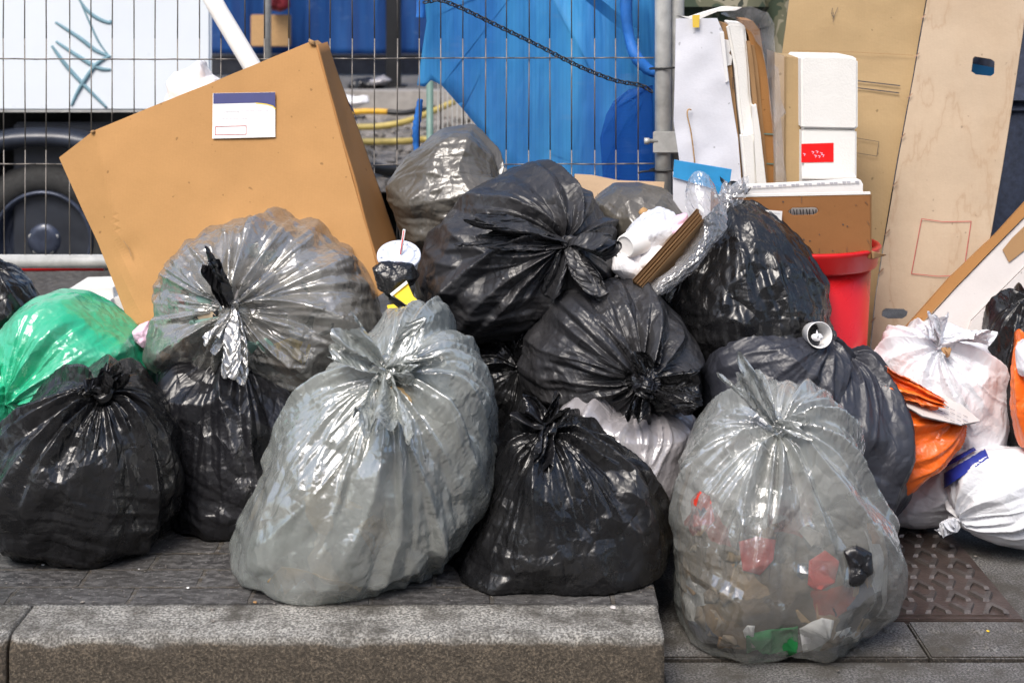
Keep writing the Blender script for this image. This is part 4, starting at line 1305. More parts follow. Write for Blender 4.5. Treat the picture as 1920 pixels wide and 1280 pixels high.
# chain
pts = smooth_path([at(800, 4, 3.41), at(826, 1, 3.41), at(870, 18, 3.41), at(940, 52, 3.41), at(1010, 86, 3.41), at(1080, 122, 3.41), at(1150, 150, 3.41), at(1200, 160, 3.41), at(1222, 172, 3.41)], 12)
L = [0.0]
for a, b in zip(pts[:-1], pts[1:]): L.append(L[-1] + (b - a).length)
bm = bmesh.new()
step = 0.0115; k = 0; s = 0
while s < L[-1]:
    i = max(j for j in range(len(L)) if L[j] <= s); i = min(i, len(pts) - 2)
    f = (s - L[i]) / max(1e-6, L[i + 1] - L[i])
    c = pts[i].lerp(pts[i + 1], f); t = (pts[i + 1] - pts[i]).normalized()
    q = t.to_track_quat('X', 'Z').to_matrix().to_4x4()
    roll = Matrix.Rotation(R_(35 if k % 2 else -55), 4, 'X')
    ring = []
    NS, NR = 14, 6
    vv = []
    for a in range(NS):
        th = a / NS * 6.283
        cx_, cz_ = 0.0088 * math.cos(th), 0.0052 * math.sin(th)
        for b_ in range(NR):
            ph = b_ / NR * 6.283
            rr = 0.0017
            p = Vector((cx_ + rr * math.cos(ph) * math.cos(th), rr * math.sin(ph), cz_ + rr * math.cos(ph) * math.sin(th)))
            vv.append(bm.verts.new(Matrix.Translation(c) @ q @ roll @ p))
    for a in range(NS):
        for b_ in range(NR):
            bm.faces.new((vv[a * NR + b_], vv[((a + 1) % NS) * NR + b_], vv[((a + 1) % NS) * NR + (b_ + 1) % NR], vv[a * NR + (b_ + 1) % NR]))
    s += step; k += 1
tag(bm_obj("chain", bm, M['blackpost'], None, True), "thin dark chain slung in a slack diagonal across the blue net", "chain")

# facade across the street, behind the photographer: it is what the film mirrors low down
fb = empty("facade", (0, -13, -0.15), "brick shop front across the street behind the viewer", "building")
bm = bmesh.new()
box_bm(bm, Vector((0, -13.5, 4.0)), Vector((40, 1.0, 8.4)))
bm_obj("wall", bm, M['brick'], fb)
for i in range(-4, 5):
    for z in (0.6, 3.9):
        f = box("window", (i * 4 - 1.2, -13.02, z), (i * 4 + 1.2, -12.95, z + 2.2), M['dark'], fb)

# ------------------------------------------------------------------ the people standing behind
def skin_body(name, chain_defs, mat, parent, sub=2):
    """one continuous skinned surface grown from joints: chain_defs = {joint: (pos, radius, parent joint)}"""
    me = bpy.data.meshes.new(name)
    names = list(chain_defs)
    V = [chain_defs[n][0] for n in names]
    E = [(names.index(n), names.index(chain_defs[n][2])) for n in names if chain_defs[n][2]]
    me.from_pydata(V, E, [])
    o = link(name, me, mat, parent)
    md = o.modifiers.new("skin", 'SKIN')
    for i, n in enumerate(names):
        r = chain_defs[n][1]
        sv = me.skin_vertices[0].data[i]
        sv.radius = (r, r) if isinstance(r, (int, float)) else r
        sv.use_root = (i == 0)
    md.use_smooth_shade = True
    ss = o.modifiers.new("smooth", 'SUBSURF'); ss.levels = sub; ss.render_levels = sub
    return o

def person(label, x, d, face, top, legs, h=1.75, arm=0.25):
    root = empty("person", (x, d, -0.10), label, "person")
    c, s = math.cos(face), math.sin(face)
    def W(a, b, z): return (x + a * c - b * s, d + a * s + b * c, -0.10 + z * h / 1.75)
    J = {'pelvis': (W(0, 0, .95), (.15, .11), None), 'belly': (W(0, .01, 1.1), (.14, .105), 'pelvis'), 'chest': (W(0, .02, 1.3), (.17, .115), 'belly'),
         'neck': (W(0, .01, 1.48), .058, 'chest'), 'jaw': (W(0, -.015, 1.565), (.078, .088), 'neck'), 'skull': (W(0, 0, 1.645), (.092, .108), 'jaw'), 'crown': (W(0, .005, 1.72), (.085, .10), 'skull')}
    for sg, nm in ((1, 'l'), (-1, 'r')):
        J['sh' + nm] = (W(.17 * sg, .02, 1.42), .06, 'chest')
        J['el' + nm] = (W(.25 * sg, .0, 1.14), .045, 'sh' + nm)
        J['wr' + nm] = (W(.26 * sg, -.08, .90), .03, 'el' + nm)
        J['ha' + nm] = (W(.26 * sg, -.11, .82), .035, 'wr' + nm)
        J['fi' + nm] = (W(.255 * sg, -.12, .75), .02, 'ha' + nm)
        J['hi' + nm] = (W(.095 * sg, 0, .86), .10, 'pelvis')
        J['kn' + nm] = (W(.10 * sg, -.02, .49), .062, 'hi' + nm)
        J['an' + nm] = (W(.10 * sg, .02, .09), .042, 'kn' + nm)
        J['to' + nm] = (W(.11 * sg, -.13, .04), .035, 'an' + nm)
    skin_body("body", J, M['skin'], root)
    T = {k: (v[0], tuple(q * 1.0 + .022 for q in v[1]) if isinstance(v[1], tuple) else v[1] + .022, v[2]) for k, v in J.items() if k[:2] in ('pe', 'be', 'ch', 'sh', 'el', 'wr')}
    T['hem'] = (W(0, 0, .83), (.185, .15), 'pelvis')
    skin_body("jacket", T, M[top], root)
    Lg = {k: (v[0], tuple(q + .014 for q in v[1]) if isinstance(v[1], tuple) else v[1] + .026, v[2]) for k, v in J.items() if k[:2] in ('pe', 'hi', 'kn', 'an')}
    Lg['waist'] = (W(0, 0, 1.06), (.15, .11), 'pelvis')
    skin_body("trousers", Lg, M[legs], root)
    for sg in (1, -1):
        a, b = Vector(W(.105 * sg, .05, .045)), Vector(W(.112 * sg, -.15, .035))
        tube("shoe", [a, a.lerp(b, .5) + Vector((0, 0, .01)), b], [.045, .05, .035], M['blackpost'], root, 14)
    hd = {'a': (W(0, .012, 1.735), (.098, .112), None), 'b': (W(0, .045, 1.66), (.10, .09), 'a'), 'c': (W(0, .06, 1.58), (.08, .06), 'b')}
    skin_body("hair", hd, M['hair'], root)
    # face: nose, eyes, mouth, ears
    tube("nose", [W(0, -.095, 1.625), W(0, -.125, 1.59), W(0, -.10, 1.58)], [.008, .014, .008], M['skin'], root, 8)
    for sg in (1, -1):
        tube("eye", [W(.032 * sg, -.088, 1.625), W(.032 * sg, -.099, 1.625)], [.012, .006], M['dark'], root, 10)
        tube("ear", [W(.080 * sg, 0, 1.64), W(.086 * sg, .005, 1.62), W(.080 * sg, .003, 1.60)], [.008, .012, .007], M['skin'], root, 8)
    tube("mouth", [W(-.025, -.092, 1.553), W(0, -.102, 1.55), W(.025, -.092, 1.553)], [.004, .007, .004], M['redcup'], root, 8)
    return root
person("person in a camouflage jacket standing behind the white boards", at(1310, 0, 4.3).x, 4.3, 0.3, 'camo', 'camo')
person("person in a dark red jacket and dark jeans behind the stacked boards", at(1462, 0, 4.5).x, 4.5, -0.4, 'jacketred', 'jeans', 1.78)
person("person in dark jeans standing behind the stained cardboard at the right edge", at(1950, 0, 4.1).x, 4.1, 0.1, 'jeans', 'jeans', 1.8)
bw = empty("shuttered_building", (3.3, 7.2, 0), "dark shop frontage behind the standing people", "building")
box("wall", (0.75, 7.2, -0.15), (7.5, 8.0, 4.0), M['dark'], bw)  # dark-coloured wall closing the background on the right
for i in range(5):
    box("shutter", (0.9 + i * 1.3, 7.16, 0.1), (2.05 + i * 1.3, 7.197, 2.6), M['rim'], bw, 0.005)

# ------------------------------------------------------------------ the big leaning box
CD = 3.08
cb = empty("cardboard_box", tuple(at(450, 560, CD + .1)), "large flat orange-brown cardboard box tipped on its corner, a shipping label near its top", "cardboard box")
fp = Plane((110, 295, CD + 0.06), (592, 80, CD + 0.06), (245, 612, CD - 0.06))
front = [(97, 290), (174, 246), (384, 160), (582, 78), (592, 86), (648, 290), (704, 490), (720, 548), (690, 570), (560, 640), (400, 700), (262, 618), (242, 612), (176, 452)]
back = at(612, 80, CD + 0.23) - fp.hit(592, 84)
_e1, _e2 = fp.hit(178, 246), fp.hit(262, 618)
def box_bend(co):
    """the crushed left edge folds back along a crease"""
    e = (_e2 - _e1).normalized()
    dist = (co - _e1).cross(e).dot(fp.n)
    return -0.35 * max(0, -dist if _bs < 0 else dist) - 0.006 * math.exp(-((co - fp.hit(240, 470)).length / 0.03) ** 2)
_bs = 1 if (fp.hit(110, 294) - _e1).cross((_e2 - _e1).normalized()).dot(fp.n) > 0 else -1
slab("panel", front, fp, 0.2, M['card'], cb, bevel=0.0035, warp=0.004, cuts=5, seed=3, back=Vector((-0.004, 0.15, 0.0)), wf=box_bend)
# right side panel, proud by 2 mm, meeting the front along the long edge
A_, B_ = fp.hit(593, 85, -0.001), fp.hit(721, 548, -0.001)
C_, D_ = A_ + Vector((0.0, 0.165, 0.003)), B_ + Vector((0.036, 0.2, 0.0))
def quad_grid(name, a, b, c, d, mat, parent, th=0.004, n=24, warp=0.003, seed=1):
    P = np.zeros((n + 1, n + 1, 3))
    nn = (b - a).cross(c - a).normalized()
    for i in range(n + 1):
        for j in range(n + 1):
            u, v = i / n, j / n
            p = a.lerp(b, u).lerp(c.lerp(d, u), v)
            p = p + nn * warp * mnoise.noise(p * 9 + Vector((seed, 0, 0)))
            P[i, j] = p
    o = link(name, grid_mesh(name, P), mat, parent)
    s_ = o.modifiers.new("thickness", 'SOLIDIFY'); s_.thickness = th; s_.offset = 0
    return o
quad_grid("side_panel", A_, B_, C_, D_, M['card_edge'], cb, 0.005)
tube("corner_tear", [fp.hit(580, 76, .002), fp.hit(586, 80, .005), fp.hit(590, 86, .002)], [.003, .006, .003], M['kraft3'], cb, 8, wob=.2)
tube("corner_tear", [fp.hit(170, 248, .002), fp.hit(174, 247, .004), fp.hit(178, 246, .002)], [.002, .004, .002], M['kraft3'], cb, 8, wob=.2)
lb = slab("shipping_label", [(399, 175), (516, 173), (516, 257), (398, 260)], fp, 0.0006, M['paper'], cb, off=0.0042)
slab("label_header", [(400, 175.3), (516, 173.3), (516, 203), (511, 198), (500, 195), (480, 193), (400, 195)], fp, 0.0002, M['navy'], lb, off=0.0047)
ribbon("label_swoosh", [(480, 193.6), (500, 195.8), (511, 199), (516, 204)], fp, 0.0018, M['yellow'], lb, 0.0048)
ribbon("label_frame", [(404, 237.5), (461.5, 236), (461.5, 252), (403.5, 253)], fp, 0.0011, M['redink'], lb, 0.0048, closed=True)
for (x0, x1, y) in ((420, 448, 209), (450, 500, 208), (418, 450, 212), (408, 462, 223), (450, 482, 231), (462, 500, 214)):
    x = x0
    rs = random.Random(int(x0 + y))
    while x < x1:
        w_ = rs.uniform(1.5, 5)
        ribbon("label_text", [(x, y), (x + w_, y - .05)], fp, 0.0008, M['greyink'], lb, 0.0048)
        x += w_ + rs.uniform(0.8, 2)
ribbon("dent", [(232, 452), (242, 466), (246, 480)], fp, 0.002, M['kraft3'], cb, 0.004)
# another small label wrapped on the far side
slab("side_sticker", [(652, 190), (662, 205), (672, 236), (664, 214)], Plane((655, 190, CD + .2), (672, 236, CD + .22), (645, 200, CD + .05)), 0.0006, M['navy'], cb)

blob("white_wad", [(308, 192), (318, 168), (314, 150), (330, 134), (352, 128), (372, 117), (384, 128), (392, 142), (410, 148), (420, 190), (370, 240), (320, 240)], 3.3, 0.07, 'tissue', 31, label="white crumpled paper sticking up behind the big box", cat="paper", crum=0.008, nf=16)
P = [at(380, -34, 3.42), at(410, 20, 3.40), at(488, 150, 3.34), at(560, 280, 3.3)]
ct = empty("cardboard_tube", tuple(P[-1]), "long off-white tube leaning behind the big cardboard box", "tube")
tube("tube_wall", P, 0.0215, M['foam'], ct, 28, wob=0.004)

# ------------------------------------------------------------------ red bin with the crate and what stands in it
BD = 3.12
bx = at(1500, 500, BD).x
bn = empty("red_bin", (bx, BD, G2), "bright red round plastic bin under the brown hardboard crate", "bin")
zr = at(0, 478, BD - .15).z
lathe("tub", (bx, BD, G2), (0, 0, 1), [(0.002, 0.0005), (0.002, 0.115), (0.012, 0.122), (zr - G2 - 0.045, 0.150), (zr - G2 - 0.045, 0.146), (0.02, 0.118), (0.02, 0.0005)], M['red'], bn, 72)
lathe("rim_band", (bx, BD, zr), (0, 0, 1), [(-0.040, 0.151), (-0.042, 0.160), (-0.038, 0.163), (-0.006, 0.168), (0.0, 0.172), (0.004, 0.168), (0.004, 0.160), (-0.03, 0.152)], M['red'], bn, 72)
o = quad_grid("torn_flap", at(1634, 470, 3.0), at(1636, 486, 3.0), at(1662, 478, 3.02), at(1655, 480, 3.02), M['kraft3'], None, 0.002, 6)
tag(o, "curled dark brown flap between crate corner and red bin", "cardboard scrap")

KD = 3.0
kp_ = facing(1500, 430, KD, 0, 0)
kr = empty("crate", tuple(at(1500, 487, KD + .12)), "brown hardboard crate with a slotted handle sitting on the red bin", "crate")
x0, x1 = kp_.hit(1380, 0).x, kp_.hit(1632, 0).x
z0, z1 = kp_.hit(0, 487).z, kp_.hit(0, 366).z
hole = [(1478 + 8, 390), (1482, 393), (1478, 397), (1482, 401), (1488, 404), (1526, 403), (1532, 400), (1535, 396), (1532, 391), (1527, 389)]
slab("front_board", [(1340, 368), (1632, 362), (1633, 485), (1340, 489)], kp_, 0.006, M['hard'], kr, holes=[hole], bevel=0.001)
box("side_board", (x1 - 0.001, KD + 0.0075, z0), (x1 + 0.005, KD + 0.27, z1), M['kraft3'], kr, 0.001)
box("side_board", (kp_.hit(1340, 0).x, KD + 0.0075, z0), (kp_.hit(1340, 0).x + 0.006, KD + 0.27, z1), M['hard'], kr, 0.001)
box("bottom_board", (kp_.hit(1340, 0).x + .007, KD + 0.0075, z0 + .001), (x1 - .002, KD + 0.27, z0 + 0.007), M['hard'], kr)
box("back_board", (kp_.hit(1340, 0).x + .007, KD + 0.262, z0 + .008), (x1 - .002, KD + 0.268, z1 - .002), M['hard'], kr)
slab("top_strip", [(1340, 366), (1632, 360), (1632, 364.5), (1340, 370.5)], kp_, 0.008, M['foam'], kr, off=0.0012)
for (x, y, dx, dy) in ((1503, 366, 0, 14), (1536, 466, 0, 16), (1588, 464, 0, 17), (1622, 378, 5, 6), (1626, 415, 4, 7), (1626, 450, 4, 6), (1604, 384, 2, 1)):
    ribbon("staple", [(x, y), (x + dx, y + dy)], kp_, 0.0013, M['staple'], kr, 0.0008)
rs = random.Random(3)
for i in range(12):
    x, y = rs.uniform(1400, 1625), rs.uniform(375, 478)
    ribbon("speck", [(x, y), (x + 1.2, y + .5)], kp_, 0.0015 + rs.random() * .001, M['ink'], kr, 0.0007)
cb2 = slab("paper_sheet", [(1396, 391), (1467, 396), (1464, 434), (1396, 430)], facing(1430, 410, KD - .012, 3, 4), 0.0006, M['paper'], None)
tag(cb2, "white printed sheet propped against the crate's front", "paper")
cb2.name = "paper_sheet"
pl_ = facing(1430, 410, KD - .012, 3, 4)
for i in range(8):
    for (xa, xb) in ((1440 - i, 1462 - (i % 3) * 5),):
        ribbon("print_line", [(xa - 30 + (i % 2) * 9, 398 + i * 4.2), (xb, 400 + i * 4.2)], pl_, 0.0007, M['greyink'], cb2, 0.001)
# papers visible through the handle and above the edge
o = slab("leaflet_stack", [(1385, 352), (1398, 349), (1614, 338), (1618, 345), (1617, 480), (1385, 480)], facing(1500, 350, KD + .03, 2), 0.03, M['paper'], None, warp=.003, cuts=3)
tag(o, "stack of white leaflets standing just inside the crate's front", "paper stack")
pl_ = facing(1500, 350, KD + .03, 2)
for i in range(26):
    x = 1405 + i * 8
    ribbon("print_line", [(x, 351 - (x - 1400) * .05), (x + 4, 351 - (x - 1400) * .05 + 0.1)], pl_, 0.004, M['greyink'] if i % 3 else M['paper'], o, 0.003)
for i in range(9):
    x = 1482 + i * 6
    ribbon("print_line", [(x, 393), (x + (i % 2) * 2, 402)], pl_, 0.002, M['ink'], o, 0.004)

# everything leaning together in the crate
def leaner(name, label, cat, pts, d, th, mat, yaw=0, tilt=0, extra=None, **kw):
    pl = facing(sum(p[0] for p in pts) / len(pts), 487, d, yaw, tilt)
    o = slab(name, pts, pl, th, M[mat], None, **kw)
    tag(o, label, cat)
    return o, pl
GB = 480
wb, pw = leaner("white_board", "broad white board leaning against the steel post, the leftmost board", "board",
    [(1268, 36), (1345, 35), (1356, 60), (1368, 160), (1384, 260), (1402, GB), (1300, GB), (1278, 330), (1263, 228), (1266, 120)], 3.20, 0.005, 'wboard', 0, 4, warp=0.008, cuts=4, seed=4)
slab("tape_strip", [(1298, 29), (1312, 28), (1311, 52), (1299, 52)], pw, 0.0006, M['yellowtape'], wb, off=0.006)
P = smooth_path([pw.hit(1306, 345, .004), pw.hit(1302, 300, .012), pw.hit(1296, 250, .016), pw.hit(1289, 218, .014), pw.hit(1290, 206, .012), pw.hit(1296, 206, .008)])
tube("loose_cord", P, 0.0016, M['wood'], wb, 6)
o, _ = leaner("white_board", "narrow white board edge tucked right behind the broad white board", "board",
    [(1350, 62), (1357, 60), (1366, 152), (1361, 155)], 3.195, 0.004, 'paper', 0, 4)
o, pq = leaner("white_strip", "long pale strip folded over the top of the boards", "strip",
    [(1275, 30), (1300, 32), (1330, 22), (1365, 12), (1392, 14), (1380, 20), (1345, 22), (1312, 36), (1300, 38)], 3.24, 0.10, 'foam', 0, 0)
o, p1 = leaner("cardboard_sheet", "slim brown cardboard with a torn white label beside the white board", "cardboard",
    [(1354, 43), (1364, 46), (1372, 120), (1386, 260), (1404, GB), (1376, GB), (1366, 200), (1358, 120)], 3.215, 0.05, 'kraft3', 0, 4, warp=.003, cuts=2)
slab("torn_label", [(1357, 74), (1369, 76), (1371, 92), (1367, 100), (1373, 106), (1371, 122), (1362, 124)], p1, 0.0008, M['paper'], o, off=0.003)
ribbon("handle_slot", [(1373, 146), (1376, 146), (1377, 166), (1374, 167)], p1, 0.001, M['ink'], o, 0.004, closed=True)
o, _ = leaner("polystyrene_slab", "tall white polystyrene packing slab between two brown boards", "packing foam",
    [(1362, 47), (1368, 42), (1390, 44), (1398, 50), (1404, 110), (1408, 178), (1420, 260), (1430, GB), (1406, GB), (1393, 300), (1390, 250), (1384, 200), (1378, 130)], 3.20, 0.07, 'foam', 0, 4, bevel=0.006)
o, _ = leaner("polystyrene_slab", "lower white polystyrene piece fitted beneath the tall slab", "packing foam",
    [(1389, 252), (1410, 248), (1416, 262), (1426, GB), (1412, GB), (1397, 340)], 3.183, 0.03, 'foam', 0, 4, bevel=0.005)
for i, (x, lab) in enumerate(((1401, "first torn corrugated strip right of the tall white foam"), (1408, "second torn corrugated strip, squeezed behind the first"))):
    o, _ = leaner("corrugated_strip", lab, "cardboard", [(x, 78 + i * 6), (x + 6, 79 + i * 6), (x + 12, 120), (x + 20, 200), (x + 44, GB), (x + 34, GB), (x + 12, 200)], 3.19 + i * .012, 0.05, 'kraft3', 0, 4, warp=.006, cuts=3, seed=i + 2)
o, _ = leaner("white_board", "slim cream board wedged low among the brown strips", "board",
    [(1412, 200), (1418, 196), (1426, 250), (1452, GB), (1428, GB), (1416, 290)], 3.178, 0.05, 'foam', 0, 4)
o, p2 = leaner("cardboard_sheet", "tall orange-brown cardboard bound with two dark straps", "cardboard",
    [(1392, 38), (1412, 40), (1424, 56), (1440, 150), (1452, 250), (1460, GB), (1434, GB), (1426, 250), (1418, 150), (1404, 70)], 3.205, 0.10, 'card_edge', 0, 4, warp=.002, cuts=2)
for y in (251, 307):
    ribbon("strap", [(1431 + (y - 251) * .12, y), (1450 + (y - 251) * .12, y + 1)], p2, 0.003, M['greenpost'], o, 0.003)
def wrap_film(label, pts, d, seed, yaw=0, tilt=4, mat='wrap', sub=4, warp=0.02):
    pl = facing(sum(p[0] for p in pts) / len(pts), 300, d, yaw, tilt)
    bm = bmesh.new()
    vs = [bm.verts.new(pl.hit(x, y)) for x, y in pts]
    es = [bm.edges.new((vs[i], vs[(i + 1) % len(vs)])) for i in range(len(vs))]
    bmesh.ops.triangle_fill(bm, use_beauty=True, edges=es, normal=pl.n)
    for _ in range(6):
        long = [e for e in bm.edges if e.calc_length() > 0.008]
        if not long: break
        bmesh.ops.subdivide_edges(bm, edges=long, cuts=1)
    for v in bm.verts:
        c = v.co.copy()
        q = Vector((c.x * 38, seed, c.z * 9))
        v.co.y += warp * (abs(mnoise.noise(q)) + .5 * abs(mnoise.noise(q * 2.3)))
        v.co.x += warp * .3 * mnoise.noise(q + Vector((9, 9, 9)))
    o = bm_obj("plastic_wrap", bm, M[mat], None, True)
    return tag(o, label, "plastic film")
wrap_film("clear film hooded over the tops of the leaning boards", [(1350, 26), (1380, 16), (1408, 12), (1440, 24), (1452, 46), (1451, 70), (1458, 140), (1462, 240), (1466, 345), (1456, 345), (1450, 240), (1438, 150), (1430, 90), (1410, 60), (1385, 40)], 3.17, 3)
wrap_film("clear film bag hanging between the strapped board and the tall carton", [(1453, 122), (1460, 128), (1466, 190), (1474, 212), (1464, 222), (1472, 300), (1476, 345), (1456, 345), (1452, 250), (1452, 180)], 3.125, 8)
o, p3 = leaner("carton", "narrow upright brown carton in clear wrap beside the polystyrene box", "carton",
    [(1475, 107), (1503, 109), (1503, GB), (1474, GB)], 3.14, 0.14, 'kraft', 0, 2, bevel=.002)
slab("carton_side", [(1453, 98), (1475, 107), (1474, GB), (1456, GB)], facing(1465, 300, 3.16, 0, 2), 0.1, M['kraft2'], o)
sy = empty("polystyrene_box", tuple(at(1555, 340, 3.12)), "white polystyrene box with a strip of red tape, standing right of the carton", "foam box")
ps = facing(1555, 300, 3.10, 0, 1)
slab("lid", [(1502, 110), (1508, 104), (1600, 106), (1609, 112), (1609, 238), (1604, 243), (1503, 241)], ps, 0.16, M['foam'], sy, bevel=0.004, off=0.004)
slab("tub", [(1504, 242), (1607, 244), (1606, GB), (1504, GB)], ps, 0.155, M['foam'], sy, bevel=0.004)
slab("ledge", [(1504, 328), (1606, 330), (1606, 338), (1504, 337)], ps, 0.01, M['foam'], sy, off=0.006, bevel=0.002)
rt = slab("red_tape", [(1502.5, 270), (1563, 268), (1563, 304), (1502.5, 305)], ps, 0.0006, M['redtape'], sy, off=0.0012)
for i, (x, y) in enumerate(((1522, 284), (1530, 283), (1538, 286), (1527, 291), (1534, 292), (1541, 290), (1506, 288))):
    ribbon("tape_mark", [(x, y), (x + 4, y + 1), (x + 2, y + 4)], ps, 0.0012, M['pinkpaper'], rt, 0.0015)

# ------------------------------------------------------------------ the big flattened cartons on the right
pa = Plane((1490, 0, 3.45), (1735, 0, 3.42), (1640, 480, 3.34))
fa = empty("tall_cardboard", tuple(at(1600, 640, 3.36)), "tall tan cardboard panel with two black printed lines behind the polystyrene box", "cardboard")
slab("panel", [(1488, -60), (1744, -60), (1736, 0), (1712, 140), (1684, 290), (1660, 430), (1640, 560), (1630, 664), (1530, 664), (1460, 150), (1472, 60)], pa, 0.006, M['kraft'], fa, warp=.006, cuts=4, seed=6)
for (x0_, y0_, x1_, y1_) in ((1600, 151, 1687, 161), (1600, 164, 1685, 174.5)):
    ribbon("printed_line", [(x0_, y0_), (x1_, y1_)], pa, 0.0026, M['ink'], fa, 0.0065)
ribbon("printed_frame", [(1600, 258), (1648, 266), (1644, 293), (1600, 286)], pa, 0.0011, M['ink'], fa, 0.0065)
ribbon("scrawl", [(1561, 16), (1559, 26), (1563, 34), (1567, 24), (1571, 15)], pa, 0.0011, M['ink'], fa, 0.0065)
ribbon("scrawl", [(1563, 24), (1562, 42)], pa, 0.0009, M['ink'], fa, 0.0065)
ribbon("crease", [(1496, 95), (1600, 98), (1712, 104)], pa, 0.001, M['kraft3'], fa, 0.0062)
pb_ = Plane((1735, 0, 3.40), (1918, 0, 3.30), (1640, 480, 3.325))
fb_ = empty("stained_cardboard", tuple(at(1740, 640, 3.3)), "tall water-stained cardboard flap with hand holes and a red printed frame", "cardboard")
h1 = [(1828, 106), (1858, 111), (1865, 116), (1864, 138), (1858, 143), (1830, 140), (1821, 134), (1824, 110)]
h2 = [(1660, 578), (1694, 579), (1702, 584), (1700, 592), (1692, 597), (1664, 597), (1653, 592), (1654, 583)]
slab("panel", [(1744, -60), (1930, -60), (1918, 60), (1905, 150), (1882, 300), (1858, 440), (1842, 520), (1800, 664), (1632, 664), (1642, 560), (1662, 430), (1686, 290), (1714, 140), (1738, 0)], pb_, 0.006, M['kraft2'], fb_, holes=[h1, h2], warp=.004, cuts=3, seed=9)
for (x, y) in ((1731, 32), (1719, 104), (1706, 180), (1693, 255), (1678, 345), (1664, 435), (1652, 508), (1637, 600)):
    ribbon("staple", [(x - 4, y + 4), (x + 4, y - 4)], pb_, 0.0024, M['staple'], fb_, 0.009)
ribbon("printed_frame", [(1728, 410), (1768, 416), (1821, 415), (1806, 516), (1760, 518), (1709, 513)], pb_, 0.0013, M['redink'], fb_, 0.0055, closed=True)
o = slab("magazine", [(1815, 118), (1868, 128), (1866, 150), (1815, 146)], facing(1840, 130, 3.42), 0.004, M['bluecard'])
tag(o, "blue printed sheet seen through the upper hand hole", "paper")
# diagonal white-faced boards lower right
pd = Plane((1710, 612, 3.14), (1920, 395, 3.24), (1920, 640, 3.15))
dg = empty("folded_carton", tuple(at(1850, 620, 3.05)), "pale carton folded flat and leaning diagonally at the right edge, brown edge upward", "cardboard")
slab("brown_edge", [(1700, 612), (1782, 520), (1870, 436), (1935, 365), (1935, 392), (1880, 448), (1795, 535), (1722, 612)], pd, 0.016, M['card_edge'], dg, off=0.006, warp=.004, cuts=2)
slab("upper_panel", [(1716, 625), (1795, 538), (1880, 450), (1935, 394), (1935, 485), (1820, 600), (1800, 660)], pd, 0.012, M['gboard'], dg, warp=.003, cuts=3)
slab("lower_panel", [(1822, 602), (1935, 489), (1960, 600), (1960, 760), (1780, 760), (1800, 662)], pd, 0.012, M['gboard'], dg, off=0.009, warp=.003, cuts=3, seed=3)
slab("parcel_tape", [(1880, 468), (1898, 446), (1935, 410), (1935, 458), (1892, 492)], pd, 0.0008, M['kraft3'], dg, off=0.004, warp=.002, cuts=2)

# blue printed carton below the boards
pc_ = facing(1310, 340, 3.06, -6, 6)
bc = empty("printed_carton", tuple(at(1310, 460, 3.1)), "opened carton printed in sky blue fading to white, beside the steel post", "carton")
slab("blue_face", [(1264, 300), (1372, 318), (1366, 362), (1262, 332)], pc_, 0.004, M['bluecard'], bc, off=0.005)
slab("white_face", [(1262, 333), (1366, 363), (1370, 500), (1262, 500)], pc_, 0.06, M['wboard'], bc)
slab("folded_flap", [(1340, 345), (1352, 352), (1360, 400), (1348, 410)], pc_, 0.004, M['bluecard'], bc, off=0.012)

# ------------------------------------------------------------------ the sacks, front row first
GP = "tied rubbish sacks in the pile"
SK = "rubbish sack"
sack("rubbish_sack", "glossy round black sack at the front left corner of the kerb", SK,
    [(-4, 850), (15, 790), (60, 742), (130, 702), (190, 690), (255, 698), (300, 735), (330, 800), (342, 880), (332, 950), (305, 1010), (240, 1062), (160, 1082), (90, 1058), (35, 1010), (0, 950), (-8, 890)],
    2.72, .20, (205, 765, (0, -.02, .08)), 'black', 5, group=GP, kr=.019, neck=.06, neckw=.22, ph=.018, pleats=54, base=(80, 64), crum=.0042,
    tails=((.1, -.5, .6, .028, .05, dict(curl=.5, mat='black2')), (.6, -.5, .2, .04, .06, dict(curl=.4)), (-.6, -.3, .3, .03, .05, dict(curl=-.3))))
sack("rubbish_sack", "black sack standing right of the front left round one, under the brown-grey sack", SK,
    [(300, 705), (335, 672), (400, 655), (470, 660), (535, 700), (598, 750), (630, 850), (600, 970), (500, 1030), (400, 1050), (335, 1030), (312, 980), (332, 870), (322, 780)],
    2.86, .17, (425, 668, (0, 0, .1)), 'black2', 7, group=GP, kr=.016, ph=.013, pleats=40, base=(72, 60), crum=.004, aniso=2.0,
    tails=((.7, -.4, .5, .07, .08, dict(curl=.5)), (-.5, -.4, .5, .05, .07)))
r4, b4, k4 = sack("rubbish_sack", "large grey half-clear sack with brown paper in its base, centre front", SK,
    [(424, 1050), (448, 975), (500, 865), (560, 755), (615, 685), (665, 650), (700, 630), (735, 612), (790, 582), (850, 598), (898, 650), (925, 730), (934, 830), (914, 935), (850, 1035), (775, 1098), (700, 1146), (560, 1162), (490, 1145), (445, 1100)],
    2.62, .22, (722, 692), 'grey', 11, group=GP, kr=.02, ph=.02, pleats=96, base=(92, 76), crum=.006, plen=1.9, contents='waste2', dent=.04, a0=.04, lump=.025, nf=44,
    tails=((-.8, -.5, .75, .095, .10, dict(curl=.2, amp=.9, side=(.5, .1, .8))), (.75, -.3, .5, .08, .12, dict(curl=.2, side=(.8, -.2, -.5))), (.05, -.75, -.6, .15, .13, dict(curl=.35, side=(1, 0, 0), n=(48, 40))), (.95, -.5, -.05, .055, .05, dict(curl=.3))))
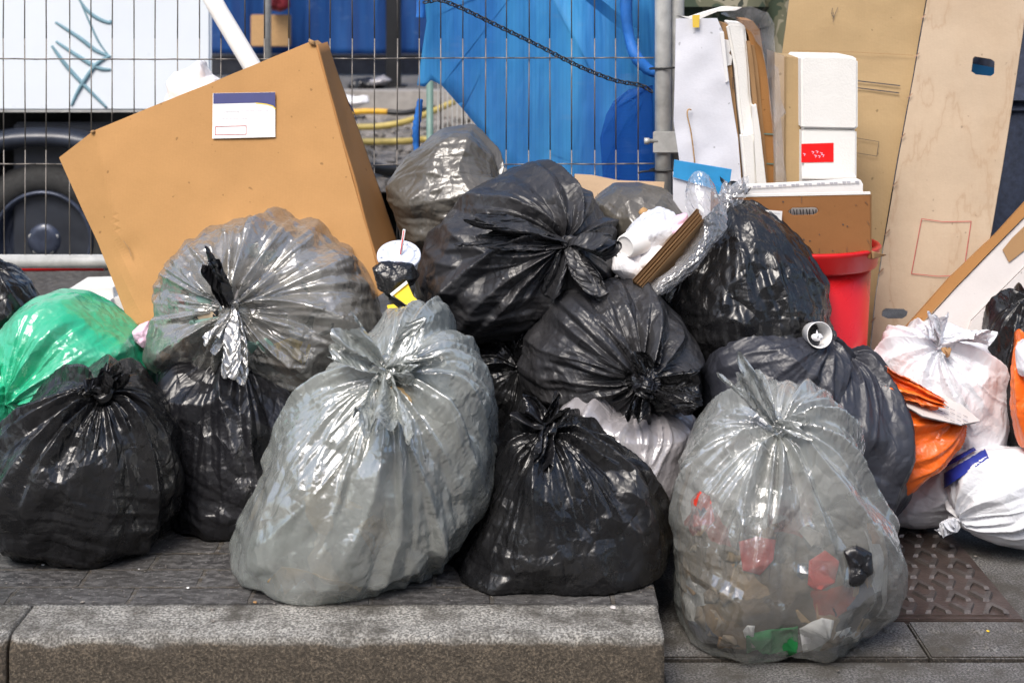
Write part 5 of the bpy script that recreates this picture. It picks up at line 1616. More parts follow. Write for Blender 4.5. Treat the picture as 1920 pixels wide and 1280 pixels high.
r9, b9, k9 = sack("rubbish_sack", "glossy black sack with flat creased base, front row between two grey sacks", SK,
    [(800, 1125), (850, 1035), (900, 945), (930, 860), (955, 795), (1005, 768), (1080, 782), (1150, 818), (1210, 868), (1245, 930), (1258, 1000), (1254, 1090), (1210, 1135), (1050, 1150), (900, 1145), (840, 1130)],
    2.64, .20, (1012, 808, (0, -.03, .08)), 'black', 23, group=GP, kr=.02, ph=.017, pleats=44, base=(84, 68), crum=.005, p=2.6, plen=1.3,
    tails=((-.7, -.3, .5, .045, .07, dict(curl=.3, mat='black2')), (.4, -.5, .6, .04, .07, dict(curl=.5)), (0, -.8, -.4, .07, .06, dict(curl=.2, mat='black2'))))
r12, b12, k12 = sack("rubbish_sack", "silvery see-through sack full of mixed litter, standing past the end of the kerb", SK,
    [(1257, 960), (1282, 850), (1326, 775), (1375, 722), (1420, 705), (1500, 715), (1560, 748), (1590, 800), (1606, 890), (1655, 955), (1674, 1020), (1674, 1130), (1610, 1188), (1530, 1240), (1440, 1268), (1340, 1240), (1270, 1195), (1256, 1080)],
    2.56, .185, (1450, 768, (0, -.05, .03)), 'clear', 31, ground=G2, group=GP, kr=.013, ph=.02, pleats=80, base=(92, 76), crum=.0068, lump=.03, contents='waste3', dent=.03, plen=1.7, infl=.93,
    tails=((-.8, -.3, 1.1, .125, .075, dict(curl=-.05, side=(.6, -.2, .5), amp=.5)), (.3, -.5, .2, .05, .05)))
r3, b3, k3 = sack("rubbish_sack", "broad brown-grey half-clear sack lying against the orange box, its knot facing out", SK,
    [(277, 625), (284, 545), (308, 485), (360, 438), (430, 408), (520, 407), (600, 430), (662, 462), (704, 520), (730, 600), (705, 685), (610, 735), (480, 722), (380, 695), (300, 690), (278, 660)],
    2.98, .22, (430, 578), 'grey2', 41, ground=None, group=GP, kr=.014, ph=.018, pleats=60, base=(88, 72), crum=.0065, contents='waste', dent=.06, plen=1.3, infl=.93,
    tails=((-.25, -.35, .9, .11, .045, dict(curl=.1, mat='black2', amp=1.0)), (.35, -.5, -.8, .12, .06, dict(curl=.2, amp=1.0)), (-.1, -.6, -.6, .07, .05)))
r5, b5, k5 = sack("rubbish_sack", "big charcoal sack topping the pile, knot facing out with long twisted end", SK,
    [(774, 525), (788, 462), (838, 402), (878, 352), (955, 315), (1050, 312), (1112, 358), (1152, 420), (1164, 490), (1135, 560), (1075, 605), (970, 640), (885, 632), (812, 585)],
    2.98, .21, (1068, 455), 'char', 53, ground=None, group=GP, kr=.013, ph=.018, pleats=60, base=(88, 72), crum=.0048, dent=.05, plen=1.5,
    tails=((-1, -.45, .22, .19, .085, dict(curl=.05, amp=1.1, side=(.1, -.2, .9), n=(44, 44))), (.9, -.4, .1, .09, .09, dict(curl=.2)), (.35, -.5, -.9, .11, .07, dict(curl=.2, amp=1.1)), (-.3, -.4, -.8, .09, .07)))
sack("rubbish_sack", "taupe sack perched at the back beside the tall edge of the orange box", SK,
    [(718, 345), (758, 292), (828, 244), (885, 238), (930, 285), (944, 330), (900, 400), (872, 470), (820, 500), (765, 470), (742, 420), (728, 380)],
    3.2, .14, (945, 335), 'taupe', 61, ground=None, group=GP, kr=0, ph=.014, pleats=34, base=(64, 52), crum=.004, nf=26, fmix=.9, plen=1.4)
sack("rubbish_sack", "grey-brown sack wedged low behind the drink lid, under the taupe sack", SK,
    [(742, 400), (800, 380), (900, 400), (940, 470), (900, 560), (830, 600), (780, 560), (752, 470)],
    3.24, .14, (830, 395), 'taupe', 62, ground=None, group=GP, kr=0, ph=.01, pleats=20, base=(56, 44), nf=30)
r7, b7, k7 = sack("rubbish_sack", "charcoal sack mid pile with a heavy black knot low on its right", SK,
    [(964, 690), (978, 620), (1022, 575), (1075, 527), (1140, 514), (1220, 542), (1282, 590), (1310, 645), (1298, 715), (1262, 762), (1180, 778), (1060, 765), (985, 745)],
    2.86, .19, (1205, 715), 'char', 71, ground=None, group=GP, kr=.02, ko=.9, knotmat='black', ph=.02, pleats=50, base=(84, 68), crum=.0062, dent=.02, plen=1.4,
    tails=((.9, -.4, -.05, .09, .085, dict(curl=.15, amp=.6)), (.1, -.6, .7, .05, .05, dict(curl=.5)), (-.2, -.5, -.8, .06, .04)))
_x, _y = CX + k7[0] * F / k7[1], HY + (H - k7[2]) * F / k7[1]
blob("bunched_film", circ(_x, _y, 26, 30, 11, .25, 4), float(k7[1]) - .004, .034, 'black2', 301, r7, res=2, base=(44, 34), nf=16, pleats=14, ph=.010, crum=.03)
blob("film_flap", [(_x + 5, _y + 14), (_x + 30, _y - 8), (_x + 75, _y - 10), (_x + 105, _y + 4), (_x + 108, _y + 40), (_x + 80, _y + 62), (_x + 35, _y + 44)], float(k7[1]) + .02, .03, 'black', 303, r7, res=2, base=(52, 40), nf=12, knot=(_x + 8, _y + 14), pleats=16, ph=.012, crum=.02)
sack("rubbish_sack", "pale grey sack peeping out beneath the middle charcoal sack, gathered under its knot", SK,
    [(1035, 800), (1050, 755), (1110, 742), (1150, 760), (1190, 772), (1240, 765), (1300, 795), (1290, 860), (1270, 930), (1180, 1000), (1090, 960), (1045, 870)],
    2.73, .12, (1195, 768), 'lilac', 83, ground=None, group=GP, kr=.009, knotmat='taupe', ph=.016, pleats=36, base=(64, 52), plen=1.2,
    tails=((-.5, -.4, .5, .05, .03, dict(mat='taupe')),))
r8, b8, k8 = sack("rubbish_sack", "shiny black sack with an open twisted mouth, in front of the brown crate", SK,
    [(1232, 550), (1268, 485), (1315, 420), (1362, 374), (1402, 368), (1450, 398), (1504, 448), (1545, 520), (1556, 620), (1540, 720), (1400, 740), (1290, 700), (1250, 620)],
    3.0, .2, (1385, 392, (-.02, .10, .12)), 'black', 97, ground=None, group=GP, kr=0, ph=.010, pleats=10, base=(84, 68), crum=.0065, neck=.02, plen=1.6, nf=24,
    tails=((.25, -.3, 1, .035, .085, dict(curl=.3, amp=.35, side=(.8, 0, -.5), mat='char')), (-.3, -.4, .7, .03, .05, dict(curl=.5, amp=.4, mat='char'))))
sack("rubbish_sack", "smooth blue-black sack, its knotted neck pulled right towards the paper cup", SK,
    [(1300, 720), (1318, 640), (1350, 598), (1400, 580), (1470, 582), (1540, 612), (1590, 660), (1600, 740), (1500, 800), (1360, 810), (1310, 780)],
    2.9, .16, (1530, 622, (.06, 0, .02)), 'char2', 101, ground=None, group=GP, kr=.012, knotmat='char', ph=.010, pleats=60, base=(76, 60), crum=.002, plen=2.0,
    tails=((-.75, -.45, .45, .07, .06, dict(mat='black2', amp=1.2)),))
sack("rubbish_sack", "large blue-black sack bulging right, behind the silvery see-through sack", SK,
    [(1370, 720), (1400, 655), (1480, 638), (1560, 636), (1625, 660), (1668, 715), (1698, 780), (1704, 850), (1690, 920), (1655, 975), (1560, 1060), (1440, 1060), (1380, 900)],
    2.92, .19, (1590, 645, (.02, 0, .08)), 'char2', 107, ground=G2, group=GP, kr=0, ph=.014, pleats=34, base=(84, 68), crum=.003, plen=1.5)
sack("rubbish_sack", "grey sack with a blue cast at the back, before the tan paper", SK,
    [(1112, 372), (1150, 344), (1200, 342), (1255, 355), (1285, 392), (1285, 470), (1200, 500), (1120, 460)],
    3.12, .14, (1290, 470), 'taupe', 113, ground=None, group=GP, kr=0, ph=.006, pleats=12, base=(60, 48), crum=.003, nf=30)
sack("green_sack", "bright green sack at the left edge, its upper dome under the van wheel", SK,
    [(-10, 660), (5, 610), (40, 565), (100, 542), (150, 545), (205, 575), (262, 620), (290, 680), (288, 760), (200, 820), (60, 800), (0, 740)],
    2.98, .18, (10, 760), 'green', 127, ground=None, group=GP, kr=0, ph=.01, pleats=30, base=(76, 60), crum=.005, nf=40, fmix=.85, plen=1.6, contents='waste2', infl=.9)
sack("green_sack", "dark green sack hanging down at the very left edge behind the round black one", SK,
    [(-90, 700), (-30, 648), (20, 665), (50, 740), (60, 850), (40, 960), (10, 1010), (-60, 1030), (-120, 960)],
    2.9, .14, (48, 735), 'green', 131, group=GP, kr=.008, ph=.014, pleats=34, base=(64, 52), plen=1.8, contents='waste2')
sack("rubbish_sack", "small black sack at the far left edge above the green one", SK,
    [(-90, 560), (-40, 505), (10, 502), (50, 530), (75, 575), (60, 620), (-30, 650)], 3.12, .12, (-20, 505), 'black', 137, ground=None, group=GP, kr=0, base=(52, 40))
sack("rubbish_sack", "black sack in shadow below the big charcoal sack, left of the middle one", SK,
    [(860, 640), (920, 600), (1000, 610), (1030, 720), (1010, 900), (940, 960), (890, 850)], 2.98, .13, (975, 690), 'black', 139, group=GP, kr=.008, base=(60, 48),
    tails=((.1, -.5, .8, .06, .07),))
sack("rubbish_sack", "black sack filling the gap between two black sacks at the left", SK,
    [(290, 700), (420, 660), (560, 690), (640, 760), (620, 1000), (300, 1000)], 3.12, .14, (450, 680), 'black', 149, group=GP, kr=0, base=(52, 40), res=1)
sack("rubbish_sack", "black sack buried behind the large grey one, propping the top of the pile", SK,
    [(700, 640), (800, 590), (960, 600), (1000, 760), (960, 950), (740, 950)], 3.1, .15, (850, 620), 'black', 151, group=GP, kr=0, base=(52, 40), res=1)
sack("rubbish_sack", "black sack buried behind the middle sacks, holding up the top one", SK,
    [(1000, 620), (1200, 560), (1480, 600), (1560, 760), (1500, 930), (1040, 930)], 3.2, .17, (1250, 580), 'black', 157, group=GP, kr=0, base=(52, 40), res=1)

# right-hand side
W = "shopping bag"
GW = "tied carrier bags at the right"
sack("white_bag", "big white carrier bag with its handles knotted upright, against the tall cardboard", W,
    [(1640, 670), (1665, 628), (1720, 606), (1790, 605), (1850, 625), (1888, 670), (1900, 725), (1888, 790), (1880, 850), (1790, 870), (1700, 840), (1655, 760)],
    3.04, .12, (1762, 650), 'white', 163, ground=None, group=GW, kr=.007, ph=.016, pleats=46, base=(76, 60), crum=.003, plen=1.6,
    tails=((-.15, -.3, 1, .07, .05, dict(curl=.1, amp=.4)), (.65, -.4, .75, .085, .065, dict(curl=.5, amp=.3)), (-.4, -.2, .8, .05, .04, dict(amp=.4))))
blob("brown_scrap", [(1770, 655), (1784, 652), (1780, 668), (1774, 672)], 2.925, .012, 'kraft3', 9, label="torn brown scrap poking out at the white bag's knot", cat="cardboard scrap")
sack("orange_bag", "bright orange carrier bag stuffed with newspapers, behind the blue-black sack", W,
    [(1664, 700), (1700, 712), (1740, 740), (1800, 775), (1790, 815), (1750, 870), (1700, 920), (1655, 960), (1620, 940), (1620, 780)],
    2.93, .10, (1775, 760, (.05, -.02, .03)), 'orange', 173, ground=None, group=GW, kr=0, ph=.012, pleats=26, base=(60, 48), plen=1.8, crum=.003)
hb = bpy.data.objects[[o.name for o in bpy.data.objects if o.name.startswith("orange_bag")][0]]
link("handle", tail_sheet(at(1772, 757, 2.83), (-.9, -.1, .35), .11, .06, 3, amp=.18, curl=.25, side=(.3, 0, .9)), M['orange'], hb)
link("handle", tail_sheet(at(1668, 700, 2.87), (.8, -.3, -.45), .09, .05, 5, amp=.25, curl=.2), M['orange'], hb)
# newspapers
nw = empty("newspapers", tuple(at(1760, 770, 2.98)), "folded newspapers and magazines sticking out of the orange bag", "newspaper")
npl = Plane((1680, 715, 2.95), (1835, 790, 2.88), (1690, 760, 2.85))
for i in range(7):
    o_ = i * 3.2
    slab("sheet", [(1676 + i * 3, 702 + o_ * .6), (1735, 722 + o_), (1790, 748 + o_), (1838 - i * 4, 790 + o_ * .3), (1800, 796), (1730, 780), (1680, 750)], npl, 0.0012, M['gboard'], nw, off=0.010 - i * 0.0035, warp=.004, cuts=2, seed=i)
for i in range(44):
    x, y = 1686 + (i % 11) * 12, 716 + (i % 11) * 6.2 + (i // 11) * 7
    ribbon("print_line", [(x, y), (x + 8, y + 3.6)], npl, 0.0012 + .002 * (i % 7 == 0), M['ink'] if i % 3 else M['greyink'], nw, 0.0148)
sack("white_bag", "crumpled white bag lying flat beneath the orange bag", W,
    [(1640, 950), (1665, 900), (1710, 860), (1760, 800), (1815, 775), (1832, 840), (1820, 930), (1780, 975), (1700, 985), (1650, 980)],
    3.06, .11, (1800, 800), 'white', 179, ground=G2, group=GW, kr=0, ph=.01, pleats=24, base=(60, 48), crum=.0035)
r, bw3, k = sack("white_bag", "white carrier bag with a blue printed stripe at the right edge, on the paving", W,
    [(1774, 880), (1795, 845), (1850, 836), (1930, 838), (2010, 850), (2040, 930), (2010, 1000), (1920, 1028), (1850, 1015), (1795, 985), (1776, 930)],
    2.93, .10, (1775, 985), 'white', 181, ground=G2, group=GW, kr=.006, ph=.008, pleats=26, base=(72, 56), crum=.003, plen=1.5,
    tails=((-.5, -.5, -.15, .05, .045, dict(curl=.1)),))
# stripe printed on its skin: follow the surface
def skin_patch(name, quadpx, body, mat, parent, n=(24, 8), off=0.006):
    (a, b, c, d) = quadpx
    P = np.zeros((n[1] + 1, n[0] + 1, 3))
    for i in range(n[1] + 1):
        for j in range(n[0] + 1):
            u, v = j / n[0], i / n[1]
            x = (a[0] * (1 - u) + b[0] * u) * (1 - v) + (d[0] * (1 - u) + c[0] * u) * v
            y = (a[1] * (1 - u) + b[1] * u) * (1 - v) + (d[1] * (1 - u) + c[1] * u) * v
            q = body.hit(x, y); D = (q - body.c) / np.linalg.norm(q - body.c)
            P[i, j] = body.c + D * (float(body.R(D[None])[0]) + off)
    o = link(name, grid_mesh(name, P), M[mat], parent)
    s_ = o.modifiers.new("thickness", 'SOLIDIFY'); s_.thickness = 0.0006
    return o
skin_patch("blue_stripe", [(1776, 888), (1850, 846), (1857, 862), (1776, 916)], bw3, 'navy2', r)
skin_patch("blue_stripe", [(1776, 870), (1830, 842), (1834, 848), (1776, 880)], bw3, 'navy2', r, (14, 3))
sack("carrier_bag", "tall bag at the right edge, white above and orange below", W,
    [(1896, 700), (1905, 650), (1930, 625), (2000, 640), (2010, 760), (2000, 845), (1910, 845), (1894, 770)], 2.90, .06, (1930, 630), 'orange', 191, ground=None, group=GW, kr=0, base=(52, 40))
sack("rubbish_sack", "black sack at the right edge behind the white carrier bag", SK,
    [(1842, 640), (1870, 580), (1920, 545), (2000, 560), (2030, 700), (2000, 850), (1890, 850), (1850, 760)], 3.02, .08, (1930, 545), 'black', 193, ground=None, group=GP, kr=0, base=(64, 52))
blob("plastic_bag", [(1905, 690), (1903, 652), (1925, 632), (1990, 640), (1995, 715), (1915, 705)], 2.86, .04, 'white', 195, label="white plastic bunched over the top of the orange bag at the right edge", cat="plastic bag")

# ------------------------------------------------------------------ loose rubbish on the pile
# drink lid with straw
lc = at(748, 476, 2.80)
lid = empty("drink_lid", tuple(lc), "frosted plastic drink lid with a red striped straw, tilted beside the orange box", "cup lid")
ax = (0.05, -.62, 1.0)
lathe("lid_disc", lc, ax, [(-.012, .036), (-.010, .0415), (-.006, .043), (-.002, .0425), (0.0, .040), (-.004, .037), (-.005, .033), (0.0, .031), (.002, .027), (.002, .023), (-.001, .021), (-.001, .008), (-.001, .0005)], M['lid'], lid, 56)
K, A, B = frame_of(np.array(ax))
for i in range(9):
    t = i / 9 * 6.283
    q = np.array(lc) + (A * math.cos(t) + B * math.sin(t)) * .0355 + K * -.003
    lathe("lid_dimple", q, ax, [(0, .004), (.002, .0035), (.003, .0005)], M['lid'], lid, 12)
s0 = lc + Vector((.004, 0, 0)); s1 = at(758, 430, 2.80)
tube("straw", [s0, s1], 0.0028, M['paper'], lid, 14)
tube("straw_stripe", [s0 + Vector((-.0006, -.0022, 0)), s1 + Vector((-.0006, -.0022, -.0008))], 0.0011, M['redtape'], lid, 8)
lathe("cup", np.array(lc) - K * .012, tuple(-K), [(0, .0385), (.09, .030), (.09, .0005)], M['paper'], lid, 40)
o = blob("black_wrapper", [(696, 500), (712, 488), (745, 490), (778, 494), (780, 520), (755, 548), (728, 560), (706, 535)], 2.76, .03, 'black', 205, label="small wadded black wrapper under the drink lid", cat="plastic film", crum=.006, nf=16, res=2, base=(40, 32))
yp = facing(750, 560, 2.72, -10, -15)
o = slab("yellow_carton", [(732, 550), (762, 527), (775, 556), (792, 570), (783, 580), (760, 570)], yp, 0.006, M['yellow'], None, warp=.003, cuts=3)
tag(o, "torn yellow carton piece with white edges, upper of the two", "carton")
slab("white_edge", [(731, 551), (762, 526), (764.5, 531), (735, 555)], yp, 0.0006, M['paper'], o, off=.0035)
slab("white_edge", [(780, 582), (792, 570), (789, 566), (777, 577)], yp, 0.0006, M['paper'], o, off=.0035)
o = slab("yellow_carton", [(726, 572), (738, 570), (750, 580), (757, 598), (735, 606), (730, 590)], facing(740, 590, 2.71, 10, -20), 0.006, M['yellow'], None, warp=.003, cuts=3)
tag(o, "smaller torn yellow carton piece just below the first, by the grey sacks", "carton")
slab("white_edge", [(733, 604), (756, 594), (758, 599), (734, 608)], facing(740, 590, 2.71, 10, -20), 0.0006, M['paper'], o, off=.0035)
o = slab("black_sleeve", [(728, 560), (740, 566), (770, 585), (800, 582), (790, 602), (750, 606), (738, 584)], facing(760, 580, 2.735), 0.03, M['black'], None, warp=.006, cuts=3)
tag(o, "flattened black plastic sleeve between the two yellow carton pieces", "plastic film")
blob("pink_leaflet", [(247, 620), (262, 606), (280, 600), (284, 640), (270, 655), (252, 640)], 2.95, .02, 'pinkpaper', 207, label="pinkish white leaflet wedged between the green sack and the brown-grey one", cat="paper")

# behind right of the top sack
o = slab("paper_bag", [(1078, 326), (1110, 328), (1160, 338), (1246, 341), (1244, 358), (1245, 420), (1080, 420)], facing(1160, 340, 3.25, 0, -10), 0.05, M['flap'], None, warp=.006, cuts=3)
tag(o, "pale brown paper bag lying flat behind the sacks before the steel post", "paper bag")
o = slab("carton_corner", [(1236, 366), (1256, 362), (1282, 385), (1284, 430), (1240, 430)], facing(1260, 390, 3.16, 20), 0.08, M['kraft3'], None)
tag(o, "dark brown carton corner between grey sack and blue printed carton", "carton")
o = tube("wood_stick", [at(1207, 398, 3.0), at(1190, 402, 3.15)], 0.010, M['wood'], None, 8, wob=.1)
tag(o, "rough sawn end of a wooden stick beside the white litter", "stick")
blob("white_carrier", [(1160, 470), (1175, 430), (1205, 400), (1240, 386), (1268, 396), (1272, 425), (1250, 460), (1215, 495), (1180, 510), (1160, 500)], 2.92, .07, 'white', 211, label="white plastic carrier bundled above the corrugated cardboard", cat="plastic bag", crum=.006, res=2, nf=18)
blob("white_tissue", [(1142, 500), (1150, 465), (1180, 455), (1210, 480), (1225, 505), (1200, 530), (1165, 525)], 2.88, .045, 'tissue', 213, label="white crumpled tissue left of the corrugated cardboard", cat="paper", crum=.006, res=2, nf=18)
blob("white_wrapper", [(1195, 480), (1235, 455), (1262, 470), (1230, 515), (1200, 530), (1188, 510)], 2.865, .025, 'tissue', 215, label="white paper wrapper flat against the cardboard's corrugated edge", cat="paper", nf=14)
blob("pink_wrapper", [(1225, 440), (1262, 405), (1290, 398), (1292, 420), (1262, 450), (1240, 462)], 2.88, .025, 'pinkpaper', 217, label="pink paper wrapper lying on the corrugated cardboard's top", cat="paper")
cp = empty("paper_cup", tuple(at(1190, 468, 2.86)), "white paper cup lying on its side among the white litter", "paper cup")
c0 = np.array(at(1172, 462, 2.84)); ax = np.array(at(1222, 442, 2.90)) - c0
lathe("cup_wall", c0, ax, [(0.0, .020), (.001, .0225), (.06, .031), (.062, .033), (.060, .0335), (.058, .031), (.002, .0215)], M['paper'], cp, 40)
lathe("cup_base", c0, ax, [(.003, .0212), (.004, .0005)], M['paper'], cp, 40)
# folded corrugated cardboard, four plies
cc = empty("corrugated_cardboard", tuple(at(1250, 500, 2.86)), "folded corrugated cardboard standing edge up beside the shiny black sack", "cardboard")
Aa, Bb = at(1186, 524, 2.80), at(1307, 390, 2.86)
dirn = (Bb - Aa); Ln = dirn.length; dirn.normalize()
dn = (at(1244, 548, 2.84) - at(1190, 524, 2.80)).normalized()
dn = Vector((.25, .85, -.35)).normalized(); dn = (dn - dirn * dn.dot(dirn)).normalized()
sd = dirn.cross(dn).normalized()
if sd.z > 0: sd = -sd
for i in range(4):
    o0 = Aa + sd * (i * 0.0062) + dn * (0.002 * (i % 2))
    w_ = 0.085
    for face in (0, 1):
        q = o0 + sd * (0.0042 * face)
        bm = bmesh.new()
        vs = [bm.verts.new(v) for v in (q, q + dirn * Ln * (1 - .015 * i), q + dirn * Ln * (1 - .015 * i) + dn * w_, q + dn * w_)]
        f = bm.faces.new(vs)
        e = bmesh.ops.extrude_face_region(bm, geom=[f]); bmesh.ops.translate(bm, verts=[g for g in e['geom'] if isinstance(g, bmesh.types.BMVert)], vec=sd * 0.0006)
        bm_obj("liner", bm, M['kraft3'], cc)
    n_ = 260
    Pg = np.zeros((n_, 4, 3))
    for j in range(n_):
        s_ = j / (n_ - 1) * Ln * (1 - .015 * i)
        for k_ in range(4):
            Pg[j, k_] = o0 + dirn * s_ + dn * (0.0015 + k_ * .025) + sd * (0.0024 + 0.0015 * math.sin(s_ / 0.0065 * 6.283))
    me = grid_mesh("fluting", Pg)
    link("fluting", me, M['kraft3'], cc)
# clear bag around it
def film_sheet(name, label, pts_rows, mat, seed, cat="plastic film", amp=.006, k=5):
    R0 = [[Vector(at(*p)) for p in row] for row in pts_rows]
    rows = [smooth_path(r_, 12) for r_ in R0]
    m_ = min(len(r_) for r_ in rows)
    cols = [smooth_path([rows[i][j] for i in range(len(rows))], 12) for j in range(m_)]
    P = np.array([[tuple(cols[j][i]) for j in range(m_)] for i in range(len(cols[0]))])
    P[..., 1] += amp * np.abs(vnoise(P * np.array([1, 1, .5]), seed, 50)) * 1.2
    P[..., 0] += amp * .6 * vnoise(P, seed + 1, 45)
    P += np.random.RandomState(seed).normal(size=P.shape) * .0006
    Lu = np.linalg.norm(P[:, 1:] - P[:, :-1], axis=-1); Lu = np.concatenate([Lu, Lu[:, -1:]], 1)
    Lv = np.linalg.norm(P[1:] - P[:-1], axis=-1)
    P = relax(P, Lu * 1.12, np.concatenate([Lv, Lv[-1:]])[:-1] * 1.12, 30, False, (0, P[0].copy()), None, bend=.03)
    o = link(name, grid_mesh(name, P), M[mat])
    return tag(o, label, cat)
film_sheet("clear_bag", "clear plastic bag mouth standing up behind the corrugated cardboard", [
    [(1286, 350, 2.92), (1300, 322, 2.9), (1330, 330, 2.9), (1352, 372, 2.92)],
    [(1282, 385, 2.9), (1300, 370, 2.87), (1335, 375, 2.87), (1366, 400, 2.9)],
    [(1300, 430, 2.88), (1320, 425, 2.85), (1340, 425, 2.85), (1362, 430, 2.87)],
    [(1262, 500, 2.83), (1285, 490, 2.81), (1310, 480, 2.81), (1330, 470, 2.84)],
    [(1205, 545, 2.80), (1225, 552, 2.79), (1245, 552, 2.79), (1262, 545, 2.81)]], 'wrap', 5)
film_sheet("clear_film", "flimsy clear film flaring beside the open black sack mouth", [
    [(1366, 350, 3.0), (1385, 335, 2.98), (1402, 330, 2.98)],
    [(1350, 360, 2.97), (1375, 365, 2.95), (1398, 362, 2.96)],
    [(1345, 400, 2.95), (1362, 405, 2.93), (1378, 395, 2.94)]], 'wrap', 9)
blob("clear_twist", [(1352, 345), (1362, 335), (1372, 360), (1376, 395), (1360, 402), (1350, 375)], 2.94, .02, 'wrap', 219, label="twist of clear film beside the black sack's open mouth", cat="plastic film")
# paper cup among the blue-black sacks
cu = empty("paper_cup", tuple(at(1535, 628, 2.78)), "used white paper cup with its open mouth turned out on the blue-black sack", "paper cup")
ax = np.array([.12, -.95, .12]); c0 = np.array(at(1537, 628, 2.775)) - ax / np.linalg.norm(ax) * .075
lathe("cup_wall", c0, ax, [(0.0, .0005), (.001, .018), (.073, .0245), (.0745, .0255), (.076, .0245), (.0745, .0238), (.004, .017), (.004, .0005)], M['paper'], cu, 44)
blob("stained_lining", circ(1532, 632, 12, 9, seed=2), 2.775, .008, 'tissue', 5, parent=cu)
# a piece of black film on the silvery sack and the bright litter inside it
def scrap(name, pts, body, mat, root, seed, depth=.012):
    inner_patch(name, pts, body, mat, root, -depth, seed)
litter_inside(r12, b12, (1275, 985, 1655, 1222), 85, [("brown_paper", 'kraft3'), ("packet", 'waste3'), ("black_wrapper", 'dark'), ("white_packet", 'paper'), ("brown_card", 'hard'), ("peel", 'wood'), ("wrapper", 'waste'), ("wrapper", 'kraft'), ("packet", 'waste2')], 3, size=(15, 38), depth=.006)
litter_inside(r12, b12, (1300, 830, 1600, 1000), 16, [("packet", 'waste'), ("white_packet", 'paper'), ("wrapper", 'gboard')], 4, size=(16, 40), depth=.012)
scrap("red_wrapper", [(1385, 1015), (1420, 1005), (1455, 1012), (1450, 1050), (1425, 1078), (1392, 1070)], b12, 'redcup', r12, 61, .001)
scrap("red_cup", [(1516, 1050), (1545, 1030), (1570, 1050), (1566, 1092), (1535, 1112), (1514, 1095)], b12, 'redcup', r12, 62, .001)
scrap("green_can", [(1398, 1195), (1450, 1180), (1496, 1172), (1494, 1220), (1440, 1236), (1400, 1232)], b12, 'greencard', r12, 63, .001)
scrap("white_carton", [(1498, 1175), (1540, 1155), (1562, 1160), (1555, 1195), (1505, 1220)], b12, 'paper', r12, 64, .001)
scrap("printed_packet", [(1284, 935), (1308, 918), (1332, 930), (1338, 975), (1312, 998), (1288, 985)], b12, 'redcup', r12, 65, .001)
scrap("blue_packet", [(1304, 945), (1322, 938), (1330, 955), (1312, 968)], b12, 'navy', r12, 66, .004)
blob("black_film_scrap", [(1580, 1030), (1605, 1020), (1636, 1035), (1638, 1075), (1610, 1098), (1580, 1100), (1588, 1060)], float(b12.hit(1610, 1060)[1]) - .004, .012, 'black2', 223, r12, res=2, nf=14)
# in the large grey sack
scrap("brown_paper", [(505, 1085), (530, 1060), (580, 1072), (660, 1095), (690, 1120), (600, 1136), (515, 1130)], b4, 'kraft', r4, 71, .005)
scrap("brown_paper", [(700, 735), (740, 722), (775, 730), (770, 790), (735, 805), (700, 790)], b4, 'kraft', r4, 72, .002)
scrap("printed_box", [(690, 985), (740, 970), (790, 968), (765, 1060), (700, 1070)], b4, 'waste', r4, 73, .001)
scrap("brown_paper", [(668, 990), (700, 965), (722, 970), (735, 1010), (700, 1040)], b4, 'kraft', r4, 74, .001)
scrap("green_scrap", [(480, 1000), (520, 985), (550, 1005), (540, 1045), (500, 1050)], b4, 'greencard', r4, 75, .014)
litter_inside(r4, b4, (460, 860, 890, 1115), 40, [("brown_paper", 'kraft'), ("packet", 'waste2'), ("wrapper", 'gboard'), ("paper", 'kraft'), ("pale_packet", 'tissue'), ("dark_packet", 'void')], 5, size=(24, 60), depth=.010)
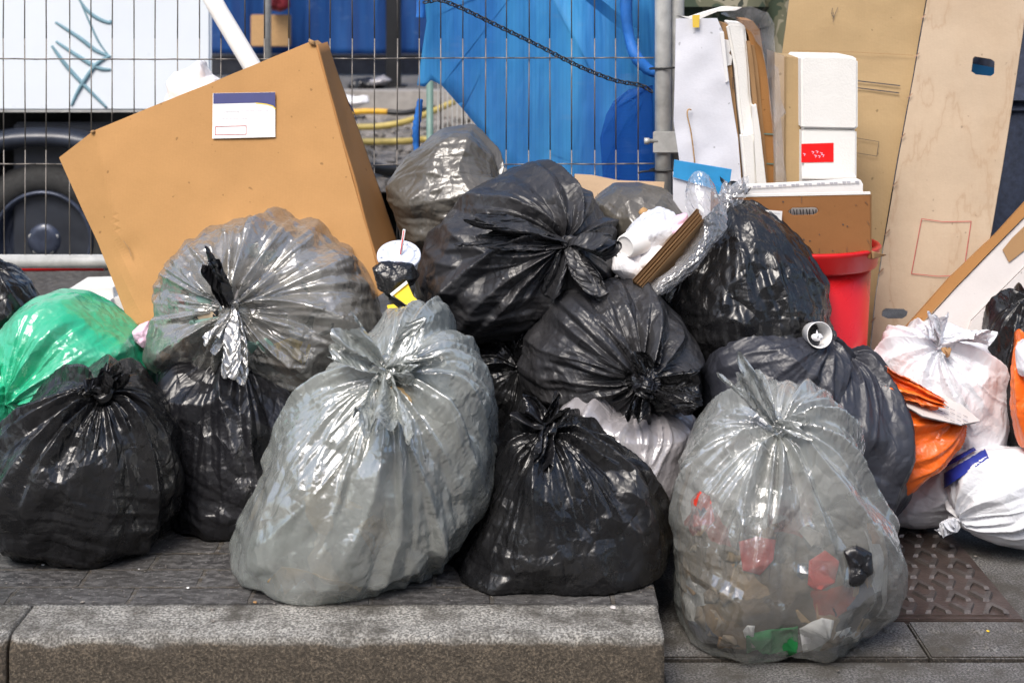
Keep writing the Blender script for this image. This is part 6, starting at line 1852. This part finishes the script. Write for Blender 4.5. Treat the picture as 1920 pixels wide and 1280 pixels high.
# in the brown-grey sack
scrap("green_packet", [(655, 505), (685, 495), (708, 515), (715, 575), (690, 585), (665, 575)], b3, 'greenpost', r3, 76, .008)
scrap("yellow_packet", [(510, 645), (545, 632), (582, 645), (570, 690), (525, 685)], b3, 'yellow', r3, 77, .010)
scrap("red_packet", [(303, 562), (325, 550), (345, 565), (340, 592), (312, 595)], b3, 'redcup', r3, 78, .010)
litter_inside(r3, b3, (295, 450, 712, 700), 60, [("brown_paper", 'kraft3'), ("packet", 'waste'), ("pale_packet", 'gboard'), ("wrapper", 'waste2'), ("dark_packet", 'dark'), ("green_packet", 'greenpost')], 6, size=(20, 52), depth=.008)
# small litter on the ground
for i, (x, y, s_, mt) in enumerate(((80, 1058, 3, 'paper'), (260, 1066, 1.6, 'paper'), (352, 1101, 3, 'paper'), (1150, 1138, 6, 'gboard'), (478, 1128, 4, 'kraft3'), (1852, 1182, 3, 'yellow'))):
    z = 0.003 if x < 1200 else G2 + .003
    d = (1 - z) * F / (y - HY)
    bm = bmesh.new()
    bmesh.ops.create_icosphere(bm, subdivisions=2, radius=s_ * d / F)
    for v in bm.verts: v.co = v.co * (1 + .5 * mnoise.noise(v.co * 300)); v.co.z *= .35
    o = bm_obj("litter_scrap", bm, M[mt], None); o.location = (at(x, y, d).x, d, z)
    tag(o, ("white crumb of litter on the setts beneath the round black sack", "tiny white fleck on the setts right of the round black sack", "white scrap lying on the setts left of the large grey sack", "pale chip at the end of the kerb below the glossy black sack", "rusty leaf scrap against the base of the large grey sack", "yellow speck on the studded paving at the right")[i], "litter", "litter on the ground")

# grit and crumbs trodden into the paving: nobody could count them
bm = bmesh.new()
rs = random.Random(77)
for i in range(900):
    if rs.random() < .7: x, y, z = rs.uniform(-1.6, .24), rs.uniform(2.3, 2.75), 0.0015
    else: x, y, z = rs.uniform(.27, 1.1), rs.uniform(2.3, 3.2), G2 + 0.001
    r_ = rs.uniform(.0006, .0018) * (1 if rs.random() < .93 else 2.4)
    r = bmesh.ops.create_icosphere(bm, subdivisions=1, radius=r_)
    for v in r['verts']: v.co = Vector((v.co.x * rs.uniform(.7, 1.6), v.co.y * rs.uniform(.7, 1.6), v.co.z * .5))
    bmesh.ops.translate(bm, verts=r['verts'], vec=(x, y, z))
tag(bm_obj("grit", bm, M['rubble']), "fine grit and crumbs scattered over kerb and paving", "grit", kind='stuff')
